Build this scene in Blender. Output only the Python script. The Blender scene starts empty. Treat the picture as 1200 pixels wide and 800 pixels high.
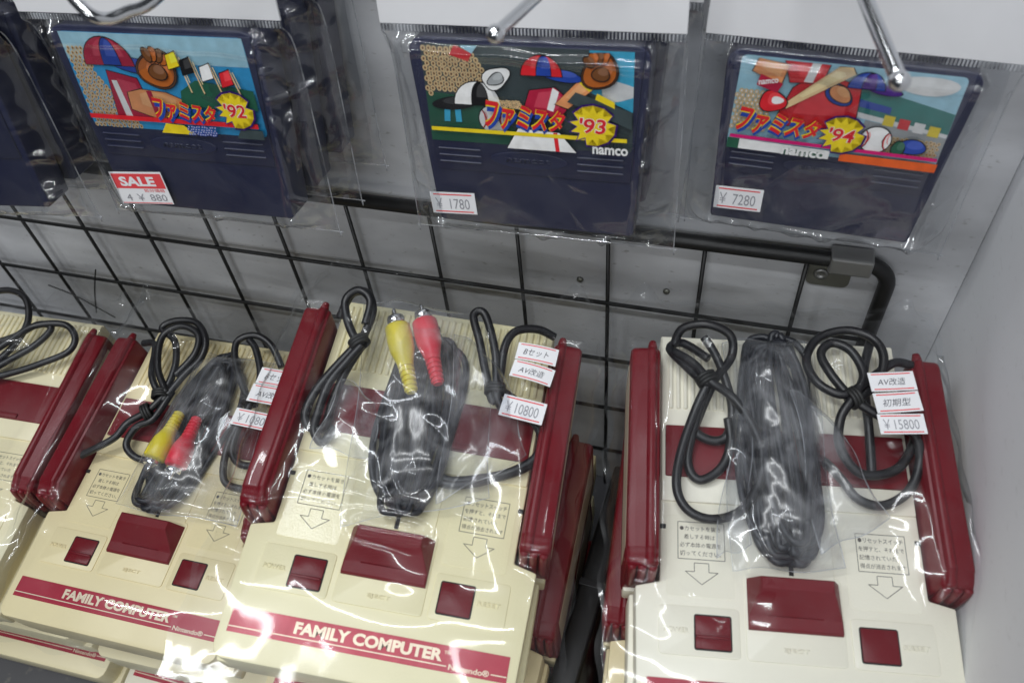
import bpy, bmesh, math, random
import numpy as np
from mathutils import Vector, Matrix

# ------------------------------------------------------------------ camera, light, exposure
U = 0.0112                      # metres per layout unit
CAM = Vector((5.776, -32.643, 35.851))
FPX = 992.37
_R = np.array([[0.9634, 0.2569, -0.0769], [0.1513, -0.7573, -0.6353], [-0.2214, 0.6004, -0.7684]])
_R[0] /= np.linalg.norm(_R[0]); _R[1] -= _R[0]*(_R[0]@_R[1]); _R[1] /= np.linalg.norm(_R[1]); _R[2] = np.cross(_R[0], _R[1])
sc = bpy.context.scene
C = sc.collection
cam_d = bpy.data.cameras.new('camera'); cam = bpy.data.objects.new('camera', cam_d); C.objects.link(cam)
cam.matrix_world = Matrix(((_R[0][0], -_R[1][0], -_R[2][0], CAM.x*U), (_R[0][1], -_R[1][1], -_R[2][1], CAM.y*U),
                           (_R[0][2], -_R[1][2], -_R[2][2], CAM.z*U), (0, 0, 0, 1)))
cam_d.sensor_width = 36; cam_d.lens = 36*FPX/1200; cam_d.clip_start = 0.01; cam_d.clip_end = 50
cam_d.dof.use_dof = True; cam_d.dof.focus_distance = 0.50; cam_d.dof.aperture_fstop = 11
sc.camera = cam
w = bpy.data.worlds.new('World'); sc.world = w; w.use_nodes = True
w.node_tree.nodes['Background'].inputs[0].default_value = (0.80, 0.88, 1.0, 1)
w.node_tree.nodes['Background'].inputs[1].default_value = 0.04

def tube_lamp(name, loc, aim, sx, sy, power, col=(0.95, 0.98, 1.0)):
    d = bpy.data.lights.new(name, 'AREA'); d.shape = 'RECTANGLE'; d.size = sx; d.size_y = sy; d.energy = power; d.color = col
    o = bpy.data.objects.new(name, d); C.objects.link(o); o.location = loc
    o.rotation_euler = (Vector(aim)-Vector(loc)).to_track_quat('-Z', 'Y').to_euler()
    return o
tube_lamp('fluorescent_tube', (-0.10, -1.00, 1.75), (-0.05, -0.2, 0.0), 1.2, 0.05, 10)
tube_lamp('fluorescent_tube', (-0.20, -0.28, 1.90), (-0.10, -0.15, 0.0), 1.2, 0.055, 8.5)
tube_lamp('fluorescent_tube', (-0.85, -0.55, 1.80), (0.05, -0.15, 0.0), 0.05, 1.2, 11)
tube_lamp('fluorescent_tube', (0.35, -2.7, 1.85), (0.0, -0.1, 0.1), 2.4, 0.035, 17)
tube_lamp('fluorescent_tube', (-0.9, -4.2, 1.85), (0.0, -0.1, 0.1), 2.4, 0.035, 17)
sc.view_settings.view_transform = 'Standard'; sc.view_settings.look = 'None'
sc.view_settings.exposure = 0.04; sc.view_settings.gamma = 1.0
sc.cycles.transparent_max_bounces = 40; sc.cycles.max_bounces = 12; sc.cycles.caustics_reflective = False

# ------------------------------------------------------------------ materials
def new_mat(name):
    m = bpy.data.materials.new(name); m.use_nodes = True
    nt = m.node_tree; b = nt.nodes['Principled BSDF']
    return m, nt, b
def plastic(name, col, rough=0.4, var=0.06, bump=0.0, scale=30, metallic=0.0, spots=0.0, spec=0.5):
    m, nt, b = new_mat(name); N = nt.nodes.new; L = nt.links.new
    tc = N('ShaderNodeTexCoord'); n1 = N('ShaderNodeTexNoise'); n1.inputs['Scale'].default_value = scale; n1.inputs['Detail'].default_value = 6
    L(tc.outputs['Object'], n1.inputs['Vector'])
    mx = N('ShaderNodeMix'); mx.data_type = 'RGBA'
    mx.inputs[6].default_value = (*[max(0, c*(1-var)) for c in col], 1); mx.inputs[7].default_value = (*[min(1, c*(1+var)) for c in col], 1)
    L(n1.outputs['Fac'], mx.inputs[0]); last = mx.outputs[2]
    if spots:
        n2 = N('ShaderNodeTexNoise'); n2.inputs['Scale'].default_value = 260; n2.inputs['Detail'].default_value = 3
        L(tc.outputs['Object'], n2.inputs['Vector'])
        cr = N('ShaderNodeValToRGB'); cr.color_ramp.elements[0].position = 0.66; cr.color_ramp.elements[1].position = 0.78
        L(n2.outputs['Fac'], cr.inputs[0])
        mu = N('ShaderNodeMath'); mu.operation = 'MULTIPLY'; mu.inputs[1].default_value = spots; L(cr.outputs[0], mu.inputs[0])
        m2 = N('ShaderNodeMix'); m2.data_type = 'RGBA'; L(mu.outputs[0], m2.inputs[0]); L(last, m2.inputs[6]); m2.inputs[7].default_value = (0.5, 0.46, 0.42, 1)
        last = m2.outputs[2]
    L(last, b.inputs['Base Color'])
    rr = N('ShaderNodeMapRange'); rr.inputs[3].default_value = max(0.03, rough-0.08); rr.inputs[4].default_value = min(1, rough+0.12)
    n3 = N('ShaderNodeTexNoise'); n3.inputs['Scale'].default_value = scale*3; L(tc.outputs['Object'], n3.inputs['Vector'])
    L(n3.outputs['Fac'], rr.inputs[0]); L(rr.outputs[0], b.inputs['Roughness'])
    b.inputs['Metallic'].default_value = metallic; b.inputs['Specular IOR Level'].default_value = spec
    if bump:
        n4 = N('ShaderNodeTexNoise'); n4.inputs['Scale'].default_value = 900; n4.inputs['Detail'].default_value = 2
        L(tc.outputs['Object'], n4.inputs['Vector'])
        bp = N('ShaderNodeBump'); bp.inputs['Strength'].default_value = bump; bp.inputs['Distance'].default_value = 0.0006
        L(n4.outputs['Fac'], bp.inputs['Height']); L(bp.outputs[0], b.inputs['Normal'])
    return m
def film(name, haze=0.03, rough=0.05, base=0.045, edge=0.5, tint=(0.97, 0.98, 0.99), bump=0.25, bscale=90, wide=0.3, soft=0.6):
    m, nt, b = new_mat(name); nt.nodes.remove(b); N = nt.nodes.new; L = nt.links.new
    out = nt.nodes['Material Output']
    tc = N('ShaderNodeTexCoord')
    no = N('ShaderNodeTexNoise'); no.inputs['Scale'].default_value = bscale; no.inputs['Detail'].default_value = 5; no.inputs['Distortion'].default_value = 0.6
    mp = N('ShaderNodeMapping'); mp.inputs['Scale'].default_value = (1.0, 0.45, 1.0)
    L(tc.outputs['Object'], mp.inputs['Vector']); L(mp.outputs[0], no.inputs['Vector'])
    bp = N('ShaderNodeBump'); bp.inputs['Strength'].default_value = bump; bp.inputs['Distance'].default_value = 0.002
    L(no.outputs['Fac'], bp.inputs['Height'])
    lw = N('ShaderNodeLayerWeight'); lw.inputs['Blend'].default_value = 0.5
    pw = N('ShaderNodeMath'); pw.operation = 'POWER'; pw.inputs[1].default_value = 3.5; L(lw.outputs['Facing'], pw.inputs[0])
    ma = N('ShaderNodeMath'); ma.operation = 'MULTIPLY_ADD'; ma.inputs[1].default_value = edge; ma.inputs[2].default_value = base
    L(pw.outputs[0], ma.inputs[0])
    tr = N('ShaderNodeBsdfTransparent'); tr.inputs[0].default_value = (*tint, 1)
    g1 = N('ShaderNodeBsdfGlossy'); g1.inputs['Roughness'].default_value = rough; L(bp.outputs[0], g1.inputs['Normal'])
    g2 = N('ShaderNodeBsdfGlossy'); g2.inputs['Roughness'].default_value = wide; L(bp.outputs[0], g2.inputs['Normal'])
    gl = N('ShaderNodeMixShader'); gl.inputs[0].default_value = soft; L(g1.outputs[0], gl.inputs[1]); L(g2.outputs[0], gl.inputs[2])
    df = N('ShaderNodeBsdfDiffuse'); df.inputs[0].default_value = (0.8, 0.82, 0.86, 1)
    tl = N('ShaderNodeBsdfTranslucent'); tl.inputs[0].default_value = (0.8, 0.82, 0.86, 1)
    dm = N('ShaderNodeMixShader'); dm.inputs[0].default_value = 0.4; L(df.outputs[0], dm.inputs[1]); L(tl.outputs[0], dm.inputs[2])
    hz = N('ShaderNodeMixShader')
    n2 = N('ShaderNodeTexNoise'); n2.inputs['Scale'].default_value = 45; n2.inputs['Detail'].default_value = 4; n2.inputs['Distortion'].default_value = 1.2; L(tc.outputs['Object'], n2.inputs['Vector'])
    hr = N('ShaderNodeMapRange'); hr.inputs[1].default_value = 0.40; hr.inputs[2].default_value = 0.64; hr.inputs[3].default_value = haze*0.15; hr.inputs[4].default_value = haze*2.2
    L(n2.outputs['Fac'], hr.inputs[0]); L(hr.outputs[0], hz.inputs[0])
    L(tr.outputs[0], hz.inputs[1]); L(dm.outputs[0], hz.inputs[2])
    mx = N('ShaderNodeMixShader'); L(ma.outputs[0], mx.inputs[0]); L(hz.outputs[0], mx.inputs[1]); L(gl.outputs[0], mx.inputs[2])
    L(mx.outputs[0], out.inputs['Surface'])
    return m
def wall_mat(name, col, stain=0.25, specks=0.5):
    m, nt, b = new_mat(name); N = nt.nodes.new; L = nt.links.new
    tc = N('ShaderNodeTexCoord')
    n1 = N('ShaderNodeTexNoise'); n1.inputs['Scale'].default_value = 9; n1.inputs['Detail'].default_value = 8
    mp = N('ShaderNodeMapping'); mp.inputs['Scale'].default_value = (1, 1, 2.2); L(tc.outputs['Object'], mp.inputs[0]); L(mp.outputs[0], n1.inputs['Vector'])
    cr = N('ShaderNodeValToRGB'); cr.color_ramp.elements[0].position = 0.30; cr.color_ramp.elements[1].position = 0.66
    cr.color_ramp.elements[0].color = (*[c*(1-stain) for c in col], 1); cr.color_ramp.elements[1].color = (*col, 1)
    L(n1.outputs['Fac'], cr.inputs[0])
    n2 = N('ShaderNodeTexNoise'); n2.inputs['Scale'].default_value = 150; n2.inputs['Detail'].default_value = 2; L(mp.outputs[0], n2.inputs['Vector'])
    c2 = N('ShaderNodeValToRGB'); c2.color_ramp.elements[0].position = 0.64; c2.color_ramp.elements[1].position = 0.76; L(n2.outputs['Fac'], c2.inputs[0])
    mx = N('ShaderNodeMix'); mx.data_type = 'RGBA'; mx.inputs[7].default_value = (0.20, 0.19, 0.17, 1)
    mm = N('ShaderNodeMath'); mm.operation = 'MULTIPLY'; mm.inputs[1].default_value = specks; L(c2.outputs[0], mm.inputs[0])
    L(mm.outputs[0], mx.inputs[0]); L(cr.outputs[0], mx.inputs[6]); L(mx.outputs[2], b.inputs['Base Color'])
    b.inputs['Roughness'].default_value = 0.55; b.inputs['Specular IOR Level'].default_value = 0.3
    return m
def ink(name, col, rough=0.5, metallic=0.0): return plastic(name, col, rough, 0.04, 0, 60, metallic)

MT = {}
MT['cream_m'] = plastic('yellowed_plastic', (0.84, 0.77, 0.49), 0.38, 0.07, 0.12, 14, spots=0.05)
MT['cream_l'] = plastic('tan_yellowed_plastic', (0.80, 0.69, 0.41), 0.38, 0.09, 0.12, 14, spots=0.05)
MT['cream_r'] = plastic('ivory_plastic', (0.86, 0.82, 0.68), 0.38, 0.06, 0.12, 14, spots=0.05)
MT['cream_k'] = plastic('pale_yellow_plastic', (0.84, 0.76, 0.50), 0.4, 0.07, 0.12, 14, spots=0.05)
MT['red'] = plastic('dark_red_plastic', (0.15, 0.004, 0.010), 0.30, 0.2, 0.10, 25, spots=0.05, spec=0.25)
MT['red_dull'] = plastic('dull_red_plastic', (0.16, 0.007, 0.013), 0.45, 0.2, 0.10, 25, spots=0.06, spec=0.25)
MT['gap'] = ink('gap_black', (0.006, 0.004, 0.004), 0.7)
MT['strip'] = ink('crimson_foil', (0.36, 0.008, 0.032), 0.34, 0.2)
MT['gold'] = ink('champagne_print', (0.74, 0.62, 0.46), 0.35, 0.2)
MT['print'] = ink('grey_print', (0.10, 0.09, 0.08), 0.6)
MT['cable'] = plastic('black_rubber', (0.010, 0.010, 0.012), 0.36, 0.2, 0.05, 60)
MT['cable_grey'] = plastic('charcoal_rubber', (0.011, 0.012, 0.017), 0.36, 0.2, 0.05, 60)
MT['gloss_black'] = plastic('gloss_black_filler', (0.006, 0.006, 0.007), 0.35, 0.2, 0.05, 30)
MT['tie'] = plastic('black_twist_tie', (0.012, 0.012, 0.012), 0.55, 0.1)
MT['yel_plug'] = plastic('yellow_plug_plastic', (0.80, 0.66, 0.03), 0.35, 0.08)
MT['red_plug'] = plastic('red_plug_plastic', (0.78, 0.02, 0.05), 0.35, 0.08)
MT['chrome'] = plastic('chrome', (0.75, 0.76, 0.78), 0.14, 0.04, 0, 40, 1.0)
MT['zinc'] = plastic('zinc_plate', (0.36, 0.36, 0.355), 0.42, 0.1, 0.1, 40, 0.85)
MT['dark_zinc'] = plastic('dull_olive_zinc', (0.24, 0.24, 0.21), 0.45, 0.1, 0.1, 40, 0.7)
MT['wire'] = plastic('black_powder_coat', (0.010, 0.010, 0.010), 0.42, 0.2, 0.1, 60)
MT['navy'] = plastic('navy_plastic', (0.020, 0.024, 0.066), 0.36, 0.12, 0.08, 20)
MT['wall'] = wall_mat('painted_panel', (0.76, 0.77, 0.80), 0.42)
MT['side'] = wall_mat('white_laminate', (0.87, 0.88, 0.91), 0.05, 0.12)
MT['shelf'] = wall_mat('dark_shelf', (0.10, 0.10, 0.11), 0.2)
MT['paper'] = ink('white_paper', (0.82, 0.82, 0.84), 0.6)
MT['header'] = ink('white_header_film', (0.78, 0.78, 0.80), 0.35)
MT['redline'] = ink('red_print', (0.75, 0.06, 0.07), 0.6)
MT['digit'] = ink('grey_digit_print', (0.30, 0.30, 0.33), 0.6)
MT['pen'] = ink('black_pen', (0.03, 0.03, 0.05), 0.6)
MT['film'] = film('clear_bag_film', 0.007, 0.06, 0.036, 0.6, bump=0.04, bscale=40, soft=0.35, wide=0.25)
MT['film_cart'] = film('clear_opp_film', 0.012, 0.05, 0.12, 0.8, bump=0.05, bscale=50, soft=0.35)
MT['film_small'] = film('hazy_poly_film', 0.095, 0.14, 0.06, 0.6, (0.95, 0.96, 0.98), 0.10, 90, soft=0.5)
MT['crimp'] = film('grey_crimp', 0.45, 0.3, 0.1, 0.3, (0.6, 0.6, 0.62))
MT['seam'] = film('crimped_film', 0.25, 0.2, 0.12, 0.4)
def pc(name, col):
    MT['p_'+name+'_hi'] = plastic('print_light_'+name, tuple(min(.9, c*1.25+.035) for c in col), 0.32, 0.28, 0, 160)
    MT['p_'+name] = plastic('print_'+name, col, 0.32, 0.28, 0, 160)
for n_, c_ in dict(sky=(0.03, 0.33, 0.66), pale=(0.36, 0.62, 0.74), dgreen=(0.02, 0.10, 0.06), slate=(0.05, 0.07, 0.075), red=(0.66, 0.02, 0.03), crimson=(0.42, 0.015, 0.05), blue=(0.02, 0.06, 0.35),
                   skin=(0.75, 0.30, 0.12), glove=(0.42, 0.11, 0.02), tan=(0.72, 0.52, 0.28), yellow=(0.86, 0.62, 0.02), purple=(0.07, 0.02, 0.22), orange=(0.80, 0.12, 0.02),
                   white=(0.82, 0.82, 0.80), black=(0.01, 0.01, 0.012), magenta=(0.62, 0.01, 0.16), teal=(0.03, 0.20, 0.18), cyan=(0.05, 0.45, 0.70), brown=(0.16, 0.06, 0.02), grey=(0.35, 0.37, 0.38)).items(): pc(n_, c_)

# ------------------------------------------------------------------ helpers
def tag(o, label=None, cat=None, group=None, kind=None):
    if label: o['label'] = label
    if cat: o['category'] = cat
    if group: o['group'] = group
    if kind: o['kind'] = kind
    return o
def scaled(Mx):
    m = Mx.copy(); m.translation = m.translation*U; return m
def empty(name, Mx, label=None, cat=None, group=None):
    o = bpy.data.objects.new(name, None); C.objects.link(o); o.empty_display_size = 0.02
    o.matrix_world = scaled(Mx); tag(o, label, cat, group); o['_m'] = 0; del o['_m']
    return o
def link_mesh(name, me, mat, parent=None, Mx=None, smooth=None):
    if mat is not None: me.materials.append(MT[mat])
    if smooth is not None:
        for p in me.polygons: p.use_smooth = smooth
    o = bpy.data.objects.new(name, me); C.objects.link(o)
    if parent is not None: o.parent = parent
    if Mx is not None: o.matrix_local = scaled(Mx)
    return o
def bm_obj(name, bm, mat, parent=None, Mx=None, smooth=False, angle=None):
    bmesh.ops.recalc_face_normals(bm, faces=bm.faces)
    if angle is not None:
        for f in bm.faces: f.smooth = True
        for e in bm.edges:
            if len(e.link_faces) == 2 and e.calc_face_angle(0) > math.radians(angle): e.smooth = False
    me = bpy.data.meshes.new(name)
    bmesh.ops.scale(bm, vec=(U, U, U), verts=bm.verts)
    bm.to_mesh(me); bm.free()
    return link_mesh(name, me, mat, parent, Mx, True if smooth else None)
def bev(bm, geom_e, r, seg=2):
    if r > 0: bmesh.ops.bevel(bm, geom=geom_e, offset=r, segments=seg, affect='EDGES', profile=0.5, clamp_overlap=True)
def prism(bm, poly, z0, z1, r=0.0, seg=2, draft=0.0, only_top=False):
    """polygon extruded from z0 (bottom) to z1 (top); z may be functions of (x, y)"""
    f0 = z0 if callable(z0) else (lambda x, y: z0); f1 = z1 if callable(z1) else (lambda x, y: z1)
    t = bmesh.new()
    cx = sum(p[0] for p in poly)/len(poly); cy = sum(p[1] for p in poly)/len(poly)
    vt = [t.verts.new((x, y, f1(x, y))) for x, y in poly]
    def dr(x, y):
        d = math.hypot(x-cx, y-cy) or 1; return x+(x-cx)/d*draft, y+(y-cy)/d*draft
    vb = [t.verts.new((*dr(x, y), f0(x, y))) for x, y in poly]
    t.faces.new(vt); t.faces.new(vb[::-1]); n = len(poly)
    for i in range(n): t.faces.new((vt[i], vb[i], vb[(i+1) % n], vt[(i+1) % n]))
    bmesh.ops.recalc_face_normals(t, faces=t.faces)
    es = [e for e in t.edges if (not only_top) or all(v in vt for v in e.verts)]
    bev(t, es, r, seg)
    me = bpy.data.meshes.new('tmp'); t.to_mesh(me); t.free(); bm.from_mesh(me); bpy.data.meshes.remove(me)
def box(bm, x0, x1, y0, y1, z0, z1, r=0.0, seg=2): prism(bm, [(x0, y0), (x1, y0), (x1, y1), (x0, y1)], z0, z1, r, seg)
def rrect(x0, x1, y0, y1, r, n=4):
    pts = []
    for cx, cy, a in ((x1-r, y0+r, -90), (x1-r, y1-r, 0), (x0+r, y1-r, 90), (x0+r, y0+r, 180)):
        for k in range(n+1):
            t = math.radians(a+90*k/n); pts.append((cx+r*math.cos(t), cy+r*math.sin(t)))
    return pts
def flat(name, poly, z, mat, parent, Mx=None):
    bm = bmesh.new(); bm.faces.new([bm.verts.new((x, y, z)) for x, y in poly])
    bmesh.ops.triangulate(bm, faces=bm.faces)
    for f in bm.faces:
        if f.normal.z < 0: f.normal_flip()
    me = bpy.data.meshes.new(name); bmesh.ops.scale(bm, vec=(U, U, U), verts=bm.verts); bm.to_mesh(me); bm.free()
    return link_mesh(name, me, mat, parent, Mx)
def flats(name, polys, z, mat, parent):
    bm = bmesh.new()
    for poly in polys: bm.faces.new([bm.verts.new((x, y, z)) for x, y in poly])
    me = bpy.data.meshes.new(name); bmesh.ops.scale(bm, vec=(U, U, U), verts=bm.verts); bm.to_mesh(me); bm.free()
    return link_mesh(name, me, mat, parent)
def ngon(cx, cy, rx, ry=None, n=24, rot=0): 
    ry = rx if ry is None else ry
    c, s = math.cos(rot), math.sin(rot)
    return [(cx+rx*math.cos(a)*c-ry*math.sin(a)*s, cy+rx*math.cos(a)*s+ry*math.sin(a)*c) for a in (2*math.pi*k/n for k in range(n))]
def band(x0, y0, x1, y1, h): return [(x0, y0-h/2), (x1, y1-h/2), (x1, y1+h/2), (x0, y0+h/2)]
def text(name, s, x0, y0, height, width, z, mat, parent, bold=0.0, extrude=0.0, shear=0.0, rot=0.0, wave=None, res=3):
    cu = bpy.data.curves.new(name, 'FONT'); cu.body = s; cu.size = 1; cu.offset = bold; cu.resolution_u = res; cu.shear = shear
    cu.extrude = 0.0; cu.fill_mode = 'FRONT' if hasattr(cu, 'fill_mode') else cu.fill_mode
    ob = bpy.data.objects.new('tmp', cu); C.objects.link(ob)
    dg = bpy.context.evaluated_depsgraph_get(); me = bpy.data.meshes.new_from_object(ob.evaluated_get(dg))
    bpy.data.objects.remove(ob); bpy.data.curves.remove(cu); me.name = name
    if len(me.vertices) == 0: return None
    co = np.zeros(len(me.vertices)*3); me.vertices.foreach_get('co', co); co = co.reshape(-1, 3)
    mn, mxx = co.min(0), co.max(0)
    sy = height/max(1e-6, mxx[1]-mn[1]); sx = sy if width is None else width/max(1e-6, mxx[0]-mn[0])
    x = (co[:, 0]-mn[0])*sx; y = (co[:, 1]-mn[1])*sy
    if wave is not None: x, y = wave(x, y)
    cr, sr = math.cos(rot), math.sin(rot)
    co[:, 0] = (x0+cr*x-sr*y)*U; co[:, 1] = (y0+sr*x+cr*y)*U; co[:, 2] = z*U
    me.vertices.foreach_set('co', co.ravel()); me.update()
    me.materials.clear()
    o = link_mesh(name, me, mat, parent)
    if extrude:
        md = o.modifiers.new('solid', 'SOLIDIFY'); md.thickness = extrude*U; md.offset = 1
    return o
def smooth_path(pts, k=8):
    P = [Vector(p) for p in pts]; out = []
    for i in range(len(P)-1):
        p0 = P[max(0, i-1)]; p1 = P[i]; p2 = P[i+1]; p3 = P[min(len(P)-1, i+2)]
        for j in range(k):
            t = j/k
            out.append(0.5*((2*p1)+(p2-p0)*t+(2*p0-5*p1+4*p2-p3)*t*t+(3*p1-p0-3*p2+p3)*t**3))
    out.append(P[-1]); return out
def tube(bm, pts, r, n=10, k=8, cap=True, smooth=True):
    P = smooth_path(pts, k) if smooth else [Vector(p) for p in pts]
    rad = r if callable(r) else (lambda t: r)
    up = Vector((0, 0, 1)); rings = []; N = len(P); prev = None
    for i, p in enumerate(P):
        d = (P[min(i+1, N-1)]-P[max(i-1, 0)]); d = d.normalized() if d.length > 1e-9 else Vector((0, 1, 0))
        if prev is None:
            a = d.cross(up); a = a if a.length > 1e-3 else d.cross(Vector((1, 0, 0)))
        else: a = prev-d*prev.dot(d)
        a.normalize(); prev = a; b = d.cross(a); rr = rad(i/max(1, N-1))
        rings.append([bm.verts.new(p+(a*math.cos(t)+b*math.sin(t))*rr) for t in (2*math.pi*q/n for q in range(n))])
    for i in range(N-1):
        for q in range(n):
            f = bm.faces.new((rings[i][q], rings[i][(q+1) % n], rings[i+1][(q+1) % n], rings[i+1][q])); f.smooth = True
    if cap:
        bm.faces.new(rings[0][::-1]); bm.faces.new(rings[-1])
def lathe(bm, prof, Mx, n=20):
    """prof: list of (radius, z) along local z of Mx"""
    rings = []
    for r, z in prof: rings.append([bm.verts.new(Mx @ Vector((r*math.cos(2*math.pi*q/n), r*math.sin(2*math.pi*q/n), z))) for q in range(n)])
    for i in range(len(rings)-1):
        for q in range(n):
            f = bm.faces.new((rings[i][q], rings[i][(q+1) % n], rings[i+1][(q+1) % n], rings[i+1][q])); f.smooth = True
    bm.faces.new(rings[0][::-1]); bm.faces.new(rings[-1])
def pose(o, yaw, tx, ty):
    return Matrix.Translation(Vector(o)) @ Matrix.Rotation(math.radians(yaw), 4, 'Z') @ Matrix.Rotation(math.radians(tx), 4, 'X') @ Matrix.Rotation(math.radians(ty), 4, 'Y')
def ray(px, py):
    d = _R.T @ np.array([(px-600)/FPX, (py-400)/FPX, 1.0]); return Vector(d)
def on(Mx, px, py, h=0.0):
    """where the sight line of a photo point meets the plane h above a thing's own top plane (local coordinates)"""
    inv = Mx.inverted(); o = inv @ CAM; d = inv.to_3x3() @ ray(px, py)
    return o+d*((h-o.z)/d.z)
def at_y(px, py, y):
    d = ray(px, py); return CAM+d*((y-CAM.y)/d.y)

def creases(X, Y, rng, n, amp, L=(1.5, 6), wd=(0.04, 0.16), anchors=()):
    H = np.zeros_like(X)
    x0, x1, y0, y1 = X.min(), X.max(), Y.min(), Y.max()
    items = []
    for _ in range(n):
        items.append((rng.uniform(x0, x1), rng.uniform(y0, y1), rng.uniform(0, math.pi), rng.uniform(*L), rng.uniform(*wd), amp*rng.uniform(0.3, 1), 0))
    for (ax, ay, a0, a1, k, l) in anchors:
        for _ in range(k):
            items.append((ax+rng.uniform(-.15, .15), ay+rng.uniform(-.15, .15), math.radians(rng.uniform(a0, a1)), l*rng.uniform(.5, 1.2), rng.uniform(.04, .12), amp*rng.uniform(.7, 1.6), 1))
    for cx, cy, a, l, wdt, am, one in items:
        dx, dy = X-cx, Y-cy; t = dx*math.cos(a)+dy*math.sin(a); d = -dx*math.sin(a)+dy*math.cos(a)
        d = d+0.03*np.sin(t*1.3+cx*3)
        fall = np.exp(-(t/l)**2*2) if not one else np.exp(-np.clip(t, 0, None)/l)*(t > -.1)
        H += am*fall*np.exp(-np.abs(d)/wdt)
    return H
def facets(X, Y, rng, amp, lam=(2.0, 5.0), n=6):
    H = np.zeros_like(X)
    for _ in range(n):
        a = rng.uniform(0, math.pi); l = rng.uniform(*lam); ph = rng.uniform(0, 5)
        q = (X*math.cos(a)+Y*math.sin(a))/l+ph+.05*np.sin((Y*math.cos(a)-X*math.sin(a))/l*1.7+ph*2)
        H += amp*(l/3.5)*rng.uniform(.5, 1)*2*np.abs(q-np.floor(q)-.5)
    return H
def blur(A, k=2, it=2):
    for _ in range(it):
        for ax in (0, 1):
            B = np.zeros_like(A)
            for d in range(-k, k+1): B += np.take(A, np.clip(np.arange(A.shape[ax])+d, 0, A.shape[ax]-1), axis=ax)
            A = B/(2*k+1)
    return A
def drape(X, Y, obst, fixed, val, it=900):
    Z = np.where(fixed, val, np.maximum(obst, val.min()))
    for _ in range(it):
        A = Z.copy(); A[1:-1, 1:-1] = 0.25*(Z[2:, 1:-1]+Z[:-2, 1:-1]+Z[1:-1, 2:]+Z[1:-1, :-2])
        Z = np.where(fixed, val, np.maximum(obst, A))
    return Z
def sheet(name, X, Y, Z, mat, parent, mask=None, two=False):
    ny, nx = X.shape
    co = np.stack([X, Y, Z], -1).reshape(-1, 3)*U
    faces = []
    for j in range(ny-1):
        for i in range(nx-1):
            if mask is None or mask[j, i]: faces.append((j*nx+i, j*nx+i+1, (j+1)*nx+i+1, (j+1)*nx+i))
    me = bpy.data.meshes.new(name); me.from_pydata([tuple(c) for c in co], [], faces); me.update()
    return link_mesh(name, me, mat, parent, None, True)

# ------------------------------------------------------------------ setting: wall, side wall, shelf
def slab(name, x0, x1, y0, y1, z0, z1, mat):
    bm = bmesh.new(); box(bm, x0, x1, y0, y1, z0, z1, 0.05, 1); return tag(bm_obj(name, bm, mat), kind='structure')
slab('back_wall', -75, 17.4, 0.0, 1.5, -22.7, 40, 'wall')
slab('side_wall', 17.42, 19.2, -55, 1.5, -22.7, 40, 'side')
slab('shelf', -75, 17.38, -55, -0.02, -22.7, -20.5, 'shelf')

# ------------------------------------------------------------------ wire grid panel
I4 = Matrix.Identity(4)
g = empty('wire_grid_panel', Matrix.Translation((-30, -0.6, -14)), 'black wire grid panel with thick rounded frame fixed to grey back wall', 'grid panel')
gi = Matrix.Translation((30, 0.6, 14))
ZW = [-0.03-5.12*k for k in range(0, 4)]
bm = bmesh.new()
tube(bm, [(-74, -0.75, 5.42)]+[(12.5+1.4*math.sin(a), -0.75, 4.02+1.4*math.cos(a)) for a in (math.pi/2*k/10 for k in range(11))]+[(13.9, -0.75, -20.3)], 0.40, 14, 1, smooth=False)
bm_obj('frame', bm, 'wire', g, gi, True)
for k in range(-14, 3):
    bm = bmesh.new(); tube(bm, [(5*k, -0.62, 5.42), (5*k, -0.62, -20.3)], 0.115, 8, 1); bm_obj('wire', bm, 'wire', g, gi, True)
for z in ZW:
    bm = bmesh.new(); tube(bm, [(-74, -0.84, z), (13.9, -0.84, z)], 0.125, 8, 1); bm_obj('wire', bm, 'wire', g, gi, True)
# bracket
b = empty('mounting_bracket', Matrix.Translation((11.6, -0.4, 4.6)), 'zinc clip and screwed plate holding corner of black grid frame', 'bracket')
bi = Matrix.Translation((-11.6, 0.4, -4.6))
bm = bmesh.new(); box(bm, 10.95, 12.95, -1.26, -0.2, 4.86, 5.92, 0.12, 2); bm_obj('clip', bm, 'zinc', b, bi)
bm = bmesh.new(); t_ = bmesh.new()
prism(bm, rrect(10.2, 12.3, 2.9, 5.0, 0.35), 0, 0.12, 0.03)
bm_obj('plate', bm, 'dark_zinc', b, bi @ Matrix.Translation((0, -0.02, 0)) @ Matrix.Rotation(math.radians(90), 4, 'X'))
bm = bmesh.new(); lathe(bm, [(0.36, 0), (0.34, 0.08), (0.2, 0.12), (0.17, 0.05), (0.02, 0.05)], Matrix.Translation((10.85, -0.14, 3.75)) @ Matrix.Rotation(math.radians(90), 4, 'X')); bm_obj('screw', bm, 'zinc', b, bi)
for i_, (x_, z_) in enumerate(((-1.7, 0.75), (3.2, 0.75))):
    bm = bmesh.new(); lathe(bm, [(0.2, 0), (0.18, 0.1), (0.06, 0.16)], Matrix.Translation((x_, -0.005, z_)) @ Matrix.Rotation(math.radians(90), 4, 'X'), 12)
    tag(bm_obj('wall_screw', bm, 'dark_zinc'), ('small dull screw head in grey wall, nearer the frame corner' if i_ else 'small dull screw head in grey wall, farther from frame corner'), 'screw', 'screws in the back wall')
bm = bmesh.new(); tube(bm, [at_y(57, 334, -0.5), at_y(85, 345, -1.0), at_y(110, 358, -1.0), at_y(135, 372, -0.4)], 0.05, 6)
tag(bm_obj('loose_wire', bm, 'wire', None, None, True), 'thin black wire end lying across grey wall behind the consoles', 'wire')
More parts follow.
